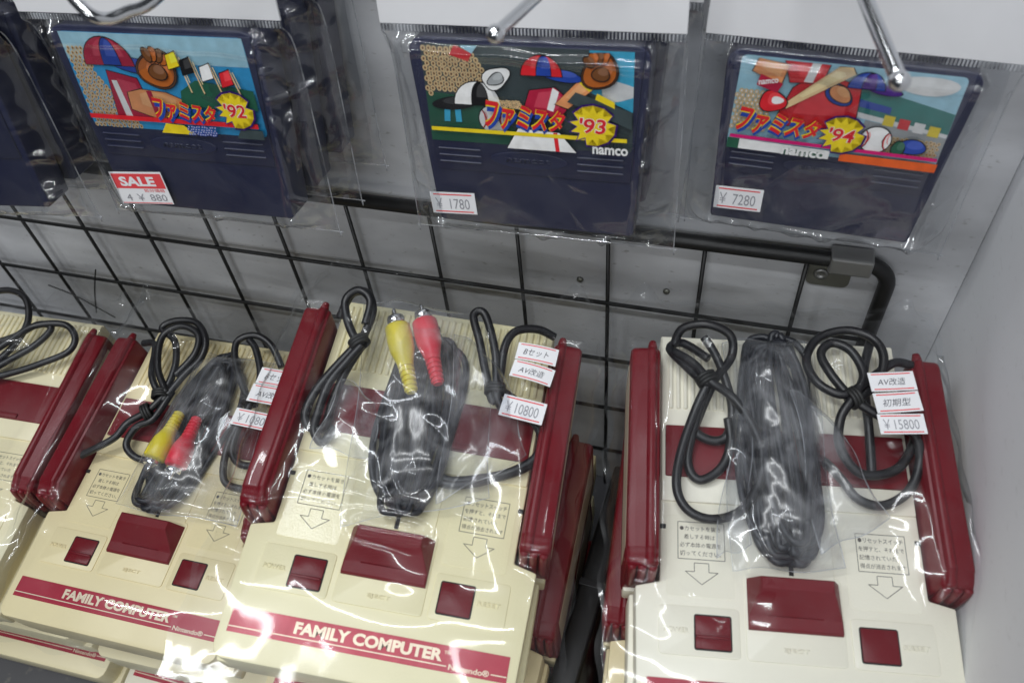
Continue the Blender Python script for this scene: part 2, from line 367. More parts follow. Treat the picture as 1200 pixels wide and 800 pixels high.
bm = bmesh.new(); tube(bm, [at_y(112, 316, -1.1), at_y(111, 340, -1.0), at_y(113, 366, -0.4)], 0.05, 6)
tag(bm_obj('loose_wire', bm, 'wire', None, None, True), 'thin black wire end hanging down from a horizontal grid wire', 'wire')

# ------------------------------------------------------------------ consoles
TAN = math.tan(math.radians(7))
def zb(x, y): return -(4.55+y*TAN*1.0)
def console(name, Mx, cream, label):
    root = empty(name, Mx, label, 'game console', 'game consoles on the shelf')
    bm = bmesh.new()
    outl = [(-6.42, -4.45), (-6.3, -9.45)]+[(-5.75-0.55*math.cos(a), -9.5-0.6*math.sin(a)) for a in (0.5, 1.0, 1.4)]
    outl = outl+[(-x, y) for x, y in outl[::-1]]+[(5.4, -4.2), (5.4, 7.6), (-5.4, 7.6), (-5.4, -4.2)]
    prism(bm, outl, zb, 0.0, 0.09, 2)
    box_p = [(-6.8, -4.1), (6.8, -4.1), (6.8, 7.4), (-6.8, 7.4)]
    prism(bm, box_p, lambda x, y: zb(x, y)-0.05, -2.7, 0.1)
    front = [(-6.6, -10.05), (6.6, -10.05), (6.6, -4.4), (-6.6, -4.4)]
    prism(bm, front, lambda x, y: zb(x, y)-0.02, -1.7, 0.15)
    box(bm, -5.36, 5.36, -0.72, 7.5, -0.4, 0.11, 0.07)
    bm_obj('body', bm, cream, root, None, angle=35)
    for nm, (x0, x1, y0, y1) in (('power_panel', (-5.45, -2.2, -7.1, -5.15)), ('eject_panel', (-1.95, 1.95, -7.1, -3.6)), ('reset_panel', (2.2, 5.45, -7.1, -5.15))):
        bm = bmesh.new(); prism(bm, rrect(x0, x1, y0, y1, 0.16), -0.05, 0.05, 0.035, 2); bm_obj(nm, bm, cream, root, None, angle=35)
    for nm, x0, x1 in (('power_button', -3.98, -2.57), ('reset_button', 2.53, 3.95)):
        bm = bmesh.new(); prism(bm, rrect(x0-.05, x1+.05, -6.86, -5.45, 0.1), -0.05, 0.062, 0); gp = bm_obj('button_gap', bm, 'gap', root)
        bm = bmesh.new()
        if nm == 'power_button':
            box(bm, x0, x1, -6.8, -6.33, -.05, 0.14, 0.05); box(bm, x0, x1, -6.31, -5.5, -.05, 0.10, 0.05); box(bm, x0+.04, x1-.04, -6.40, -6.28, 0, 0.20, 0.04)
        else: box(bm, x0, x1, -6.8, -5.5, -.05, 0.13, 0.06)
        bm_obj(nm, bm, 'red', root, None, angle=40)
    # eject lever
    bm = bmesh.new(); prof = [(-3.84, 0.03), (-3.94, .98), (-4.00, 1.03), (-4.42, 1.03), (-4.50, .97), (-5.0, .56), (-5.30, .34), (-5.38, .28), (-5.82, .24), (-5.90, .16), (-5.92, .03)]
    xs = [-1, -.97, -.8, -.6, -.3, 0, .3, .6, .8, .97, 1]; rows = []
    for xx in xs:
        row = []
        for y, z in prof:
            hw = 1.86-0.42*max(0, (z-.25))/.78
            zz = z-(0.16*(1-abs(xx)/.8)**.5 if abs(xx) < .8 and -5.35 < y < -4.95 else 0)
            if abs(xx) == 1: zz = max(0.03, zz-.04)
            row.append(bm.verts.new((xx*hw, y, zz)))
        rows.append(row)
    for i in range(len(xs)-1):
        for j in range(len(prof)-1): bm.faces.new((rows[i][j], rows[i+1][j], rows[i+1][j+1], rows[i][j+1]))
    bm.faces.new(rows[0]); bm.faces.new(rows[-1][::-1])
    bm_obj('eject_lever', bm, 'red_dull', root, None, angle=30)
    # lever channel
    bm = bmesh.new(); box(bm, -1.72, -0.10, -3.7, -0.75, -.05, 0.055, 0.03); box(bm, 0.10, 1.72, -3.7, -0.75, -.05, 0.055, 0.03); bm_obj('slot_cover', bm, cream, root)
    bm = bmesh.new(); box(bm, -.09, .09, -3.75, -0.75, -.05, 0.02); bm_obj('lever_slot', bm, 'gap', root)
    for sx in (-1, 1):
        bm = bmesh.new(); box(bm, sx*5.28-.12, sx*5.28+.12, -1.95, -1.75, -.1, .04, .02); bm_obj('side_notch', bm, 'gap', root)
    # flap and vents
    bm = bmesh.new(); box(bm, -5.2, 5.2, 0.40, 2.85, .05, 0.24, 0.08); box(bm, -3.2, 3.2, 0.46, 0.75, .2, 0.34, 0.06); bm_obj('cassette_flap', bm, 'red_dull', root, None, angle=35)
    bm = bmesh.new()
    for k in range(31): box(bm, -4.95+k*.33-.1, -4.95+k*.33+.1, 3.7, 7.25, .05, .22, .05, 1)
    bm_obj('vent_grille', bm, cream, root)
    # name strip
    bm = bmesh.new(); box(bm, -5.9, 5.92, -9.03, -8.0, -.02, .025); st = bm_obj('name_strip', bm, 'strip', root)
    text('lettering', 'FAMILY COMPUTER', -3.12, -8.66, 0.50, 6.3, .034, 'gold', st, bold=0.045)
    text('trademark', 'TM', 3.22, -8.34, 0.13, 0.28, .034, 'gold', st, bold=.01)
    flats('rule_line', [band(-5.88, -8.80, 3.40, -8.80, .045), band(5.25, -8.80, 5.9, -8.80, .045)], .034, 'gold', st)
    text('maker_name', 'Nintendo®', 3.50, -8.92, 0.24, 1.68, .034, 'gold', st, bold=.018)
    text('power_word', 'POWER', -5.25, -6.22, 0.2, 1.0, .055, cream, root, bold=.01, extrude=.03)
    text('eject_word', 'EJECT', -0.5, -6.72, 0.2, 1.0, .055, cream, root, bold=.01, extrude=.03)
    text('reset_word', 'RESET', 4.15, -6.22, 0.2, 1.0, .055, cream, root, bold=.01, extrude=.03)
    for sx, lines in ((-1, ('●カセットを抜き', '差しする時は', '必ず本体の電源を', '切ってください。')), (1, ('●リセットスイッチ', 'を押すと、それまで', '記憶されていた', '得点が消去されます'))):
        x0, x1 = (-4.65, -2.70) if sx < 0 else (2.75, 4.75)
        cl = bpy.data.objects.new('caution_label', None); C.objects.link(cl); cl.parent = root; cl.empty_display_size = .01
        bm = bmesh.new(); prism(bm, rrect(x0-.5, x1+.35, -4.75, -1.3, .15), -.02, .012, 0); bm_obj('sticker_base', bm, cream+'_st', cl)
        t = .028
        flats('border', [band(x0, -1.6, x1, -1.6, t), band(x0, -3.2, x1, -3.2, t), [(x0-t/2, -3.2), (x0+t/2, -3.2), (x0+t/2, -1.6), (x0-t/2, -1.6)], [(x1-t/2, -3.2), (x1+t/2, -3.2), (x1+t/2, -1.6), (x1-t/2, -1.6)]], .02, 'print', cl)
        for k, ln in enumerate(lines):
            n = len(ln); w_ = min(x1-x0-.16, .215*n)
            text('caution_text', ln, x0+.08+(0.18 if (k == 1 and sx < 0) else 0), -1.98-.36*k, 0.215, w_, .02, 'print', cl, res=1, bold=.004)
        cx = (x0+x1)/2; a = [(cx-.3, -3.35), (cx-.3, -3.72), (cx-.68, -3.72), (cx, -4.24), (cx+.68, -3.72), (cx+.3, -3.72), (cx+.3, -3.35)]
        segs = []
        for i in range(7):
            (xa, ya), (xb, yb) = a[i], a[(i+1) % 7]; d = math.hypot(xb-xa, yb-ya); nx, ny = -(yb-ya)/d*t/2, (xb-xa)/d*t/2
            segs.append([(xa-nx, ya-ny), (xb-nx, yb-ny), (xb+nx, yb+ny), (xa+nx, ya+ny)])
        flats('arrow', segs, .02, 'print', cl)
    return root
for k_ in ('m', 'l', 'r', 'k'):
    MT['cream_'+k_+'_st'] = MT['cream_'+k_].copy(); MT['cream_'+k_+'_st'].name = 'glossy_sticker_'+k_
    bb = MT['cream_'+k_+'_st'].node_tree.nodes['Principled BSDF']
    for l_ in list(bb.inputs['Roughness'].links): MT['cream_'+k_+'_st'].node_tree.links.remove(l_)
    bb.inputs['Roughness'].default_value = 0.16

def controller(Mx, s, label, cord=None, knots=()):
    """s = -1 left dock, +1 right dock; modelled in the console's frame"""
    root = empty('game_controller', Mx, label, 'controller', 'controllers docked in the consoles')
    # cross section (x outwards, z up)
    sec = [(-.68, -3.3), (-.68, 1.22), (-.62, 1.34), (-.52, 1.38), (-.46, 1.54), (-.38, 1.60), (-.22, 1.60), (-.14, 1.54), (-.08, 1.44), (.0, 1.42), (.50, 1.38), (.62, 1.33), (.70, 1.18), (.70, -3.3)]
    ys = [-3.92, -3.86, -3.72, -3.3, -3.24, -3.2, 5.85, 6.05, 6.15, 6.2]
    sh = [(.80, -.42), (.93, -.30), (1, -.22), (1, -.08), (1, -.02), (1, 0), (1, 0), (.98, -.03), (.9, -.1), (.72, -.25)]
    bm = bmesh.new(); rings = []
    for y, (kx, dz) in zip(ys, sh):
        rings.append([bm.verts.new((s*6.2+s*x*kx, y, z+(dz if z > 0 else 0))) for x, z in sec])
    for i in range(len(ys)-1):
        for j in range(len(sec)-1): bm.faces.new((rings[i][j], rings[i][j+1], rings[i+1][j+1], rings[i+1][j]))
    bm.faces.new(rings[0]); bm.faces.new(rings[-1][::-1])
    bm_obj('shell', bm, 'red', root, None, angle=38)
    bm = bmesh.new()
    for k in range(3):
        x = s*6.2+(-.42+.42*k); tube(bm, [(x, -3.88, 1.02), (x, -3.98, .7), (x, -4.06, -.1), (x, -4.06, -1.2)], 0.2, 8, 3)
    bm_obj('end_ribs', bm, 'red', root, None, True)
    bm = bmesh.new(); lathe(bm, [(.22, 0), (.22, .12), (.17, .35), (.15, .4)], Matrix.Translation((s*5.9, 6.1, 1.30)) @ Matrix.Rotation(math.radians(-90), 4, 'X'), 14); bm_obj('strain_relief', bm, 'red', root)
    bm = bmesh.new(); box(bm, s*6.2+s*.69-.02, s*6.2+s*.69+.02, -3.0, 5.6, -2.6, 0.7, .01, 1); bm_obj('face_plate', bm, 'gold', root)
    if cord:
        bm = bmesh.new()
        for c in cord:
            pts = [on(Mx, *p) for p in c]; tube(bm, pts, 0.205, 10, 8)
        cd = bm_obj('cord', bm, 'cable', root, None, True)
        for (px, py, h, ang) in knots:
            q = on(Mx, px, py, h); bm = bmesh.new(); n = 14
            d = Vector((math.cos(math.radians(ang)), math.sin(math.radians(ang)), 0)); 
            Mk = Matrix.Translation(q) @ d.to_track_quat('Z', 'Y').to_matrix().to_4x4()
            for z0 in (-.16, 0, .16): 
                tube(bm, [Mk @ Vector((.42*math.cos(a), .36*math.sin(a), z0)) for a in (2*math.pi*i/n for i in range(n+1))], .10, 6, 2, cap=False)
            bm_obj('twist_tie', bm, 'tie', cd, None, True)
    return root

MM = pose((-6.416, -14.248, 2.838), 3.98, 8.45, 5.73)
MR = pose((10.091, -12.41, 2.37), 8.91, 9.84, 1.98)
ML = pose((-21.459, -13.716, -3.383), 1.08, 7.44, -0.35)
MK = pose((-35.9, -14.3, -3.2), 4.0, 7.0, 4.0)
cm = console('game_console', MM, 'cream_m', 'yellowed cream game console whose cable bag shows upright yellow and red plugs')
cr = console('game_console', MR, 'cream_r', 'ivory game console beside the white side wall')
cl_ = console('game_console', ML, 'cream_l', 'tan-yellowed game console whose cable bag shows yellow and red plugs pointing down')
ck = console('game_console', MK, 'cream_k', 'pale cream game console with bare rear vents and cords lying over them')

# controllers with their tied cords (photo points traced on the height above each console)
controller(MR, -1, 'dark red controller docked on the ivory console away from the side wall',
    [[(790, 403, 1.2), (800, 385, 1.8), (828, 380, 2.2), (855, 392, 2.0), (858, 415, 1.6), (845, 435, 1.6), (828, 448, 1.8), (800, 425, 1.3), (785, 408, .9), (800, 402, 1.0), (830, 420, 1.4)],
     [(830, 448, 1.7), (815, 480, 1.3), (798, 530, 1.0), (793, 570, .9), (806, 597, .85), (835, 608, .8), (868, 598, .8), (890, 565, .9), (893, 530, 1.1), (880, 495, 1.4), (858, 465, 1.6), (832, 446, 1.9), (812, 425, 1.7), (790, 412, 1.3)],
     [(835, 450, 1.4), (820, 485, .9), (815, 505, .7), (835, 516, .6), (852, 510, .7), (858, 480, 1.0), (850, 445, 1.4), (838, 415, 1.8), (825, 395, 2.0)],
     [(828, 452, 1.5), (808, 520, .7), (808, 550, .5), (822, 562, .5), (845, 548, .6), (856, 520, .8), (853, 490, 1.0)]], [(828, 444, 1.75, 120)])
controller(MR, 1, 'dark red controller docked on the ivory console against the side wall',
    [[(1068, 428, 1.3), (1048, 425, 1.6), (1025, 440, 1.8), (1005, 455, 2.0), (985, 462, 2.0), (958, 448, 1.9), (945, 422, 1.7), (958, 397, 1.6), (990, 387, 1.7), (1020, 395, 1.8), (1035, 415, 1.9), (1030, 445, 1.8), (1005, 468, 1.8)],
     [(1000, 470, 1.9), (975, 440, 2.0), (962, 415, 1.9), (975, 402, 1.9), (998, 412, 2.0), (1012, 440, 2.0), (1000, 465, 2.0), (985, 490, 1.7), (985, 525, 1.2), (1010, 555, .9), (1050, 550, .8), (1070, 520, .9), (1072, 490, 1.1)],
     [(985, 458, 1.9), (1010, 475, 1.9), (1050, 498, 1.7), (1072, 510, 1.5), (1078, 540, 1.0), (1065, 575, .7), (1035, 592, .6), (1005, 584, .6), (985, 560, .5), (965, 540, .45), (945, 535, .4)],
     [(1020, 400, 1.2), (1012, 440, 1.2), (1018, 500, .9), (1022, 560, .6)]], [(1000, 466, 1.9, 30)])
controller(MM, -1, 'dark red controller standing between the tan and the yellowed console',
    [[(398, 372, 1.2), (412, 345, 2.0), (430, 343, 2.2), (437, 362, 2.0), (430, 385, 1.7), (420, 400, 1.7), (408, 378, 1.8), (405, 352, 2.0), (420, 340, 2.3), (434, 352, 2.2), (428, 380, 1.9)],
     [(420, 402, 1.7), (395, 428, 1.4), (372, 455, 1.1), (358, 482, .8), (362, 500, .6), (380, 500, .6), (390, 470, .8), (405, 435, 1.2), (424, 405, 1.6)],
     [(424, 404, 1.8), (405, 425, 1.6), (385, 450, 1.3), (372, 485, .9), (368, 505, .6), (378, 518, .5), (392, 500, .6)]], [(421, 401, 1.7, 130)])
controller(MM, 1, 'dark red controller standing between the yellowed and the ivory console',
    [[(650, 395, 1.2), (630, 386, 1.6), (605, 388, 1.8), (592, 405, 1.8), (586, 440, 1.5), (578, 470, 1.2), (570, 440, 1.6), (562, 400, 2.0), (555, 370, 2.1), (568, 368, 2.1), (580, 410, 1.9), (582, 450, 1.5)],
     [(580, 455, 1.5), (590, 480, 1.2), (620, 490, .9), (634, 510, .8), (628, 535, .7), (600, 552, .6), (565, 560, .5), (525, 562, .45), (500, 545, .4)],
     [(584, 455, 1.3), (605, 470, 1.1), (632, 495, 1.0), (636, 520, .7), (620, 545, .6), (580, 560, .5), (535, 568, .5), (505, 560, .4), (490, 540, .4)]], [(580, 456, 1.5, 100)])
controller(ML, -1, 'dark red controller on the tan console, pressed against its pale neighbour',
    [[(168, 402, 1.2), (182, 405, 1.4), (178, 440, 1.6), (190, 460, 1.4), (205, 430, 1.6), (205, 400, 1.8), (190, 385, 1.9), (205, 376, 2.0), (230, 378, 2.0), (241, 398, 1.9), (235, 420, 1.7), (215, 440, 1.6), (190, 470, 1.4)],
     [(195, 460, 1.6), (185, 430, 1.8), (190, 395, 2.0), (212, 382, 2.1), (232, 392, 2.0), (228, 415, 1.8), (205, 440, 1.6)],
     [(200, 455, 1.5), (175, 480, 1.4), (150, 495, 1.3), (135, 512, 1.2), (112, 525, 1.0), (92, 535, .7), (78, 545, .25)],
     [(202, 458, 1.4), (180, 490, 1.2), (160, 500, 1.1), (148, 520, .8), (158, 535, .6), (180, 540, .4), (200, 535, .4)]], [(188, 462, 1.5, 110), (172, 482, 1.4, 40)])
controller(ML, 1, 'dark red controller on the tan console, mostly hidden by the yellowed console',
    [[(330, 430, 1.3), (318, 405, 1.7), (300, 393, 2.0), (280, 398, 2.0), (275, 415, 1.9), (282, 445, 1.7), (295, 470, 1.5), (305, 440, 1.7), (300, 410, 1.9), (292, 398, 2.0)],
     [(295, 470, 1.5), (280, 500, 1.1), (272, 530, .8), (285, 545, .7), (310, 540, .6), (335, 520, .4)], [(290, 480, 1.4), (268, 520, .9), (262, 560, .6), (280, 572, .5), (310, 570, .5)]], [(293, 470, 1.5, 100)])
controller(MK, 1, 'dark red controller on the pale console, pressed against its tan neighbour',
    [[(-20, 345, 1.6), (10, 340, 1.8), (30, 350, 1.8), (33, 375, 1.5), (20, 400, 1.3), (0, 420, 1.1), (-20, 430, 1.0)],
     [(-20, 420, 1.6), (10, 400, 1.7), (40, 382, 1.6), (75, 380, 1.4), (88, 395, 1.2), (80, 412, 1.0), (50, 425, .9), (20, 435, .8), (-20, 445, .8)],
     [(-20, 405, 1.2), (15, 395, 1.4), (45, 380, 1.5), (60, 385, 1.3), (40, 405, 1.2), (5, 425, 1.0), (-20, 440, .9)]], [])

controller(MK, -1, 'dark red controller on the pale console, away from its tan neighbour')

# ------------------------------------------------------------------ lower layers of the stacks (copies)
def copy_tree(o, Mx=None, parent=None, drop=()):
    c = o.copy(); C.objects.link(c); c.parent = parent
    if Mx is not None: c.matrix_world = scaled(Mx)
    for ch in list(o.children):
        if ch.name.split('.')[0] in drop: continue
        copy_tree(ch, None, c, drop)
    return c
def under(src, src_tone, Mx, who, tone):
    r_ = copy_tree(src, Mx); r_['label'] = 'cream game console lying under '+who
    for o in [r_]+list(r_.children_recursive):
        if o.type == 'MESH' and o.data.materials and o.data.materials[0].name in (MT[src_tone].name, MT[src_tone+'_st'].name) and tone != src_tone:
            nm = MT[tone] if o.data.materials[0].name == MT[src_tone].name else MT[tone+'_st']
            o.material_slots[0].link = 'OBJECT'; o.material_slots[0].material = nm
    for s in (-1, 1):
        controller(Mx, s, 'controller of the console under '+who+(', side wall side' if s > 0 else ', far side'))
under(cm, 'cream_m', pose((-5.9, -15.2, -3.7), 1.0, 7, 1.0), 'the yellowed console', 'cream_l')
under(cm, 'cream_m', pose((-6.1, -14.6, -9.75), 2.0, 7, 0), 'two others beneath the yellowed one', 'cream_k')
under(cr, 'cream_r', pose((9.6, -13.2, -3.9), 4.0, 7, 0.5), 'the ivory console', 'cream_l')
under(cr, 'cream_r', pose((9.7, -13.0, -9.75), 3.0, 7, 0), 'two others beneath the ivory one', 'cream_r')
under(cl_, 'cream_l', pose((-19.4, -13.0, -9.75), 2.0, 7, 0), 'the tan console', 'cream_k')
under(ck, 'cream_k', pose((-33.7, -13.0, -9.75), 1.5, 7, 0), 'the pale cream console', 'cream_k')

under(cm, 'cream_m', pose((-5.6, -14.8, -15.95), 2.0, 7, 0), 'three others beneath the yellowed one', 'cream_m')
under(cr, 'cream_r', pose((9.8, -13.4, -15.95), 1.0, 7, 0), 'three others beneath the ivory one', 'cream_r')
under(cl_, 'cream_l', pose((-20.2, -13.6, -15.95), 0.0, 7, 0), 'two others beneath the tan one', 'cream_r')
under(ck, 'cream_k', pose((-34.5, -13.4, -15.95), 1.0, 7, 0), 'two others beneath the pale cream one', 'cream_k')

bx = empty('gap_filler', Matrix.Translation((2.0, -13.0, -20.5)), 'glossy black block added upright to fill the dark gap between two console stacks', 'box')  # added block standing in for an unclear dark shape in the gap
bm = bmesh.new(); box(bm, -.7, .7, -7.5, 6.0, 0.0, 13.6, .2, 3); bm_obj('filler_block', bm, 'gloss_black', bx, Matrix.Rotation(math.radians(-4), 4, 'Z'), angle=40)
bm = bmesh.new(); box(bm, -.73, .73, -1.6, -1.2, 0.02, 13.63, .04, 1); bm_obj('filler_band', bm, 'cable', bx, Matrix.Rotation(math.radians(-4), 4, 'Z'))

# ------------------------------------------------------------------ AV cables in their small bags
def plug(Mx, p0, p1, mat, parent):
    """RCA plug: p0 = metal tip end, p1 = cable end, local points"""
    d = (p1-p0); L = d.length; Mk = Matrix.Translation(p0) @ d.to_track_quat('Z', 'Y').to_matrix().to_4x4()
    bm = bmesh.new(); k = L
    prof = [(.52, .20*k), (.60, .22*k), (.62, .38*k), (.58, .50*k), (.46, .59*k), (.38, .66*k)]
    z = .66*k
    for q in range(6): prof += [(.38-.014*q, z), (.38-.014*q, z+.028*k), (.30-.014*q, z+.032*k), (.30-.014*q, z+.05*k)]; z += .054*k
    lathe(bm, prof, Mk, 18); pb = bm_obj('plug', bm, mat, parent, None, angle=50)
    bm = bmesh.new(); lathe(bm, [(.40, .10*k), (.43, .12*k), (.43, .215*k), (.3, .215*k)], Mk, 16); bm_obj('plug_collar', bm, 'chrome', pb)
    bm = bmesh.new(); lathe(bm, [(.06, 0), (.1, .02*k), (.1, .2*k)], Mk, 10); bm_obj('plug_pin', bm, 'chrome', pb)
def bundle(Mx, a, b, w, h, n, label, seed, plugs=(), mat='cable_grey'):
    """hank of cable folded in long loops between photo points a and b"""
    rng = random.Random(seed); root = empty('av_cable', Mx, label, 'cable', 'audio video cables packed with the consoles')
    A = on(Mx, *a, .35); B = on(Mx, *b, .35); d = (B-A); L = d.length; d.normalize(); s = Vector((-d.y, d.x, 0))
    bm = bmesh.new()
    for k in range(n):
        fr = (k+.5)/n; hw = w*(.12+.88*fr); z0 = .16+h*(1-fr*fr)*rng.uniform(.15, 1.0)
        pts = []
        m = 26; ph = rng.uniform(-.3, .3); e0 = rng.uniform(0, 1.0); e1 = rng.uniform(0, 1.2)
        for i in range(m+1):
            t = 2*math.pi*i/m+.3
            lx = L*.5*(1-math.cos(t)); off = math.sin(t)
            sg = math.copysign(abs(off)**.55, off)
            pp = A+d*(lx*(1-(e0+e1)/L)+e0)+s*(hw*sg+ph+.26*math.sin(t+k*1.7)+.14*math.sin(3*t+k)) ; pp.z = z0+h*.25*(1-abs(sg)*.6)+.05*math.sin(5*t+k)
            pts.append(pp)
        tube(bm, pts, .165, 8, 3)
    bm_obj('cord', bm, mat, root, None, True)
    for (q0, q1, mt) in plugs: plug(Mx, on(Mx, *q0), on(Mx, *q1), mt, root)
    return root
bundle(MM, (508, 392), (468, 612), 1.65, 1.0, 13, 'coiled black cable with upright yellow and red plugs on the yellowed console', 3,
       [((461, 362, 2.2), (483, 462, 1.7), 'yel_plug'), ((493, 357, 2.2), (514, 452, 1.7), 'red_plug')], 'cable_grey')
bundle(ML, (272, 420), (178, 602), 1.65, 1.0, 12, 'coiled black cable with downward yellow and red plugs on the tan console', 7,
       [((172, 552, 1.9), (212, 482, 1.8), 'yel_plug'), ((198, 562, 1.9), (232, 488, 1.8), 'red_plug')], 'cable_grey')
bundle(MR, (898, 397), (926, 664), 1.6, 1.0, 13, 'long folded black cable bundle in a hazy bag on the ivory console', 11, [], 'cable_grey')

def pouch(Mx, quad, hmid, hedge, label, seed, flaps=(), nu=46, nv=60, n_cr=26):
    rng = random.Random(seed)
    root = empty('small_plastic_bag', Mx, label, 'plastic bag', 'small hazy bags round the cables')
    def grid(q, hm, he, cr, nu, nv, nm):
        P = [on(Mx, *c) for c in q]     # tl tr br bl
        u, v = np.meshgrid(np.linspace(0, 1, nu), np.linspace(0, 1, nv))
        co = [((1-v)*((1-u)*P[0][i]+u*P[1][i])+v*((1-u)*P[3][i]+u*P[2][i])) for i in range(3)]
        X, Y, Zb = co
        prof = np.clip(1-np.abs(2*u-1)**2.6, 0, 1)*np.clip(1-np.abs(2*v-1)**6, 0, 1)
        Z = Zb*0+he+(hm-he)*prof
        H = creases(X, Y, rng, cr//2, .16, (.6, 2.6), (.08, .2))+facets(X, Y, rng, .15, (1.4, 3.6), 5)
        edge = .10*np.sin(v*9+seed)*np.abs(2*u-1)**3+.08*np.sin(u*11+seed)*np.abs(2*v-1)**3
        X = X+.12*np.sin(v*7+seed)*(np.abs(2*u-1)**3); Y = Y+.10*np.sin(u*8+seed)*(np.abs(2*v-1)**3)
        ZZ = Z+H*np.clip(prof+.35, 0, 1)+edge+.08
        rim = [(X[0, i], Y[0, i], ZZ[0, i]) for i in range(nu)]+[(X[j, -1], Y[j, -1], ZZ[j, -1]) for j in range(1, nv)]+[(X[-1, i], Y[-1, i], ZZ[-1, i]) for i in range(nu-2, -1, -1)]+[(X[j, 0], Y[j, 0], ZZ[j, 0]) for j in range(nv-2, -1, -1)]
        bm = bmesh.new(); tube(bm, rim, .022, 5, 1, smooth=False); o = sheet(nm, X, Y, ZZ, 'film_small', root)
        bm_obj('bag_edge', bm, 'seam', o, None, True); return o
    grid(quad, hmid, hedge, n_cr, nu, nv, 'upper_sheet')
    for k, (q, hm, he) in enumerate(flaps): grid(q, hm, he, 8, 26, 26, 'folded_flap')
    return root
pouch(MM, [(426, 340, 1.6), (570, 360, 1.6), (575, 585, .7), (402, 616, .6)], 2.75, .55, 'hazy small bag holding upright yellow and red plugs', 5,
      [([(535, 385, 2.0), (588, 430, 1.7), (618, 542, 1.0), (515, 596, .9)], 2.5, 1.6), ([(402, 440, 1.4), (440, 470, 1.6), (440, 540, 1.2), (368, 528, .9)], 1.5, 1.2)])
pouch(ML, [(236, 408, 1.4), (322, 420, 1.4), (276, 616, .6), (134, 592, .6)], 2.7, .55, 'hazy small bag holding downward yellow and red plugs', 8, [])
pouch(MR, [(852, 388, 1.6), (950, 388, 1.6), (990, 668, .6), (858, 668, .6)], 2.3, .5, 'hazy small bag round the long folded cable beside the side wall', 12,
      [([(930, 450, 1.6), (978, 495, 1.3), (1040, 612, .8), (958, 652, .7)], 1.9, 1.0), ([(860, 480, 1.2), (880, 470, 1.4), (880, 640, .9), (838, 655, .6)], 1.5, .8)])

# ------------------------------------------------------------------ large clear bags over the consoles
def console_bag(Mx, label, seed, bumps, xr=(-8.1, 8.1), yr=(-11.2, 9.6), low=-3.2, tails=(), anchors=(), n_cr=60, sag=0.0):
    nx, ny = 200, 250; rng = random.Random(seed)
    X, Y = np.meshgrid(np.linspace(*xr, nx), np.linspace(*yr, ny))
    ob = np.full_like(X, -3.2)
    ob = np.where((np.abs(X) < 6.45) & (Y > -10.05) & (Y < -4.3), 0.03, ob)
    ob = np.where((np.abs(X) < 5.45) & (Y >= -4.4) & (Y < 7.6), 0.13, ob)
    ob = np.where((np.abs(X) < 1.7) & (Y > -4.45) & (Y < -3.8), .95, ob)
    ob = np.where((np.abs(np.abs(X)-6.2) < .72) & (Y > -3.9) & (Y < 6.2), 1.66, ob)
    for (px, py, h, rx, ry) in bumps:
        q = on(Mx, px, py, h*.6); ob = np.maximum(ob, h*np.sqrt(np.clip(1-((X-q.x)/rx)**2-((Y-q.y)/ry)**2, 0, 1))-.0)
    for (xa, ya, xb, yb, h) in tails:
        a = on(Mx, xa, ya, h); b_ = on(Mx, xb, yb, h); dx, dy = b_.x-a.x, b_.y-a.y; t = np.clip(((X-a.x)*dx+(Y-a.y)*dy)/(dx*dx+dy*dy), 0, 1)
        ob = np.maximum(ob, np.where(np.hypot(X-a.x-t*dx, Y-a.y-t*dy) < .12, h-.25*np.abs(2*t-1)*h, -9))
    fixed = np.zeros_like(X, bool); fixed[0] = fixed[-1] = True; fixed[:, 0] = fixed[:, -1] = True
    val = np.full_like(X, low)
    val += .25*np.sin(X*1.9+seed)+.25*np.sin(Y*1.7+seed)
    val[-1] += 2.2+.8*np.sin(X[-1]*1.3+seed)+2.2*np.exp(-((np.abs(X[-1])-6.3)/.7)**2)
    # coarse-to-fine for speed
    Z = drape(X, Y, ob, fixed, val, 1700)
    free = np.clip((Z-ob)/.45, 0.30, 1)
    an = [(-6.2, -3.9, 200, 340, 7, 4.5), (6.2, -3.9, 200, 340, 7, 4.5), (-6.2, 6.1, 20, 160, 5, 2), (6.2, 6.1, 20, 160, 5, 2), (-6.3, -10, 150, 260, 4, 2), (6.3, -10, 280, 390, 4, 2)]+list(anchors)
    H = creases(X, Y, rng, n_cr//6, .07, (2.0, 6), (.10, .25), an)
    H += facets(X, Y, rng, .12, (3.2, 8), 6); H = blur(H, 3, 2)
    free = blur(free, 3, 2); Z = np.maximum(blur(Z, 2, 2), ob)+.06+np.maximum(0, H)*free
    rim = np.minimum(np.minimum(X-xr[0], xr[1]-X), np.minimum(Y-yr[0], yr[1]-Y))
    X = X+np.where(rim < 1.2, .12*np.sin(Y*2.3+seed)*(1.2-rim)/1.2, 0)
    Y = Y+np.where(rim < 1.2, .15*np.sin(X*2.1+seed)*(1.2-rim)/1.2, 0)
    return tag(sheet('clear_bag', X, Y, Z, 'film', None), label, 'plastic bag', 'clear bags round the consoles')
def put(o, Mx): o.matrix_world = scaled(Mx); return o
put(console_bag(MM, 'clear crinkled bag over the yellowed console with upright plugs', 1, [(418, 375, 2.3, .8, 1.2), (500, 420, 2.8, 1.9, 2.2), (490, 540, 2.2, 1.6, 2.4), (575, 400, 2.2, .8, 1.2), (620, 450, 1.9, 1.2, 2)], tails=[(350, 470, 455, 492, 2.0), (300, 560, 560, 610, 1.2)]), MM)
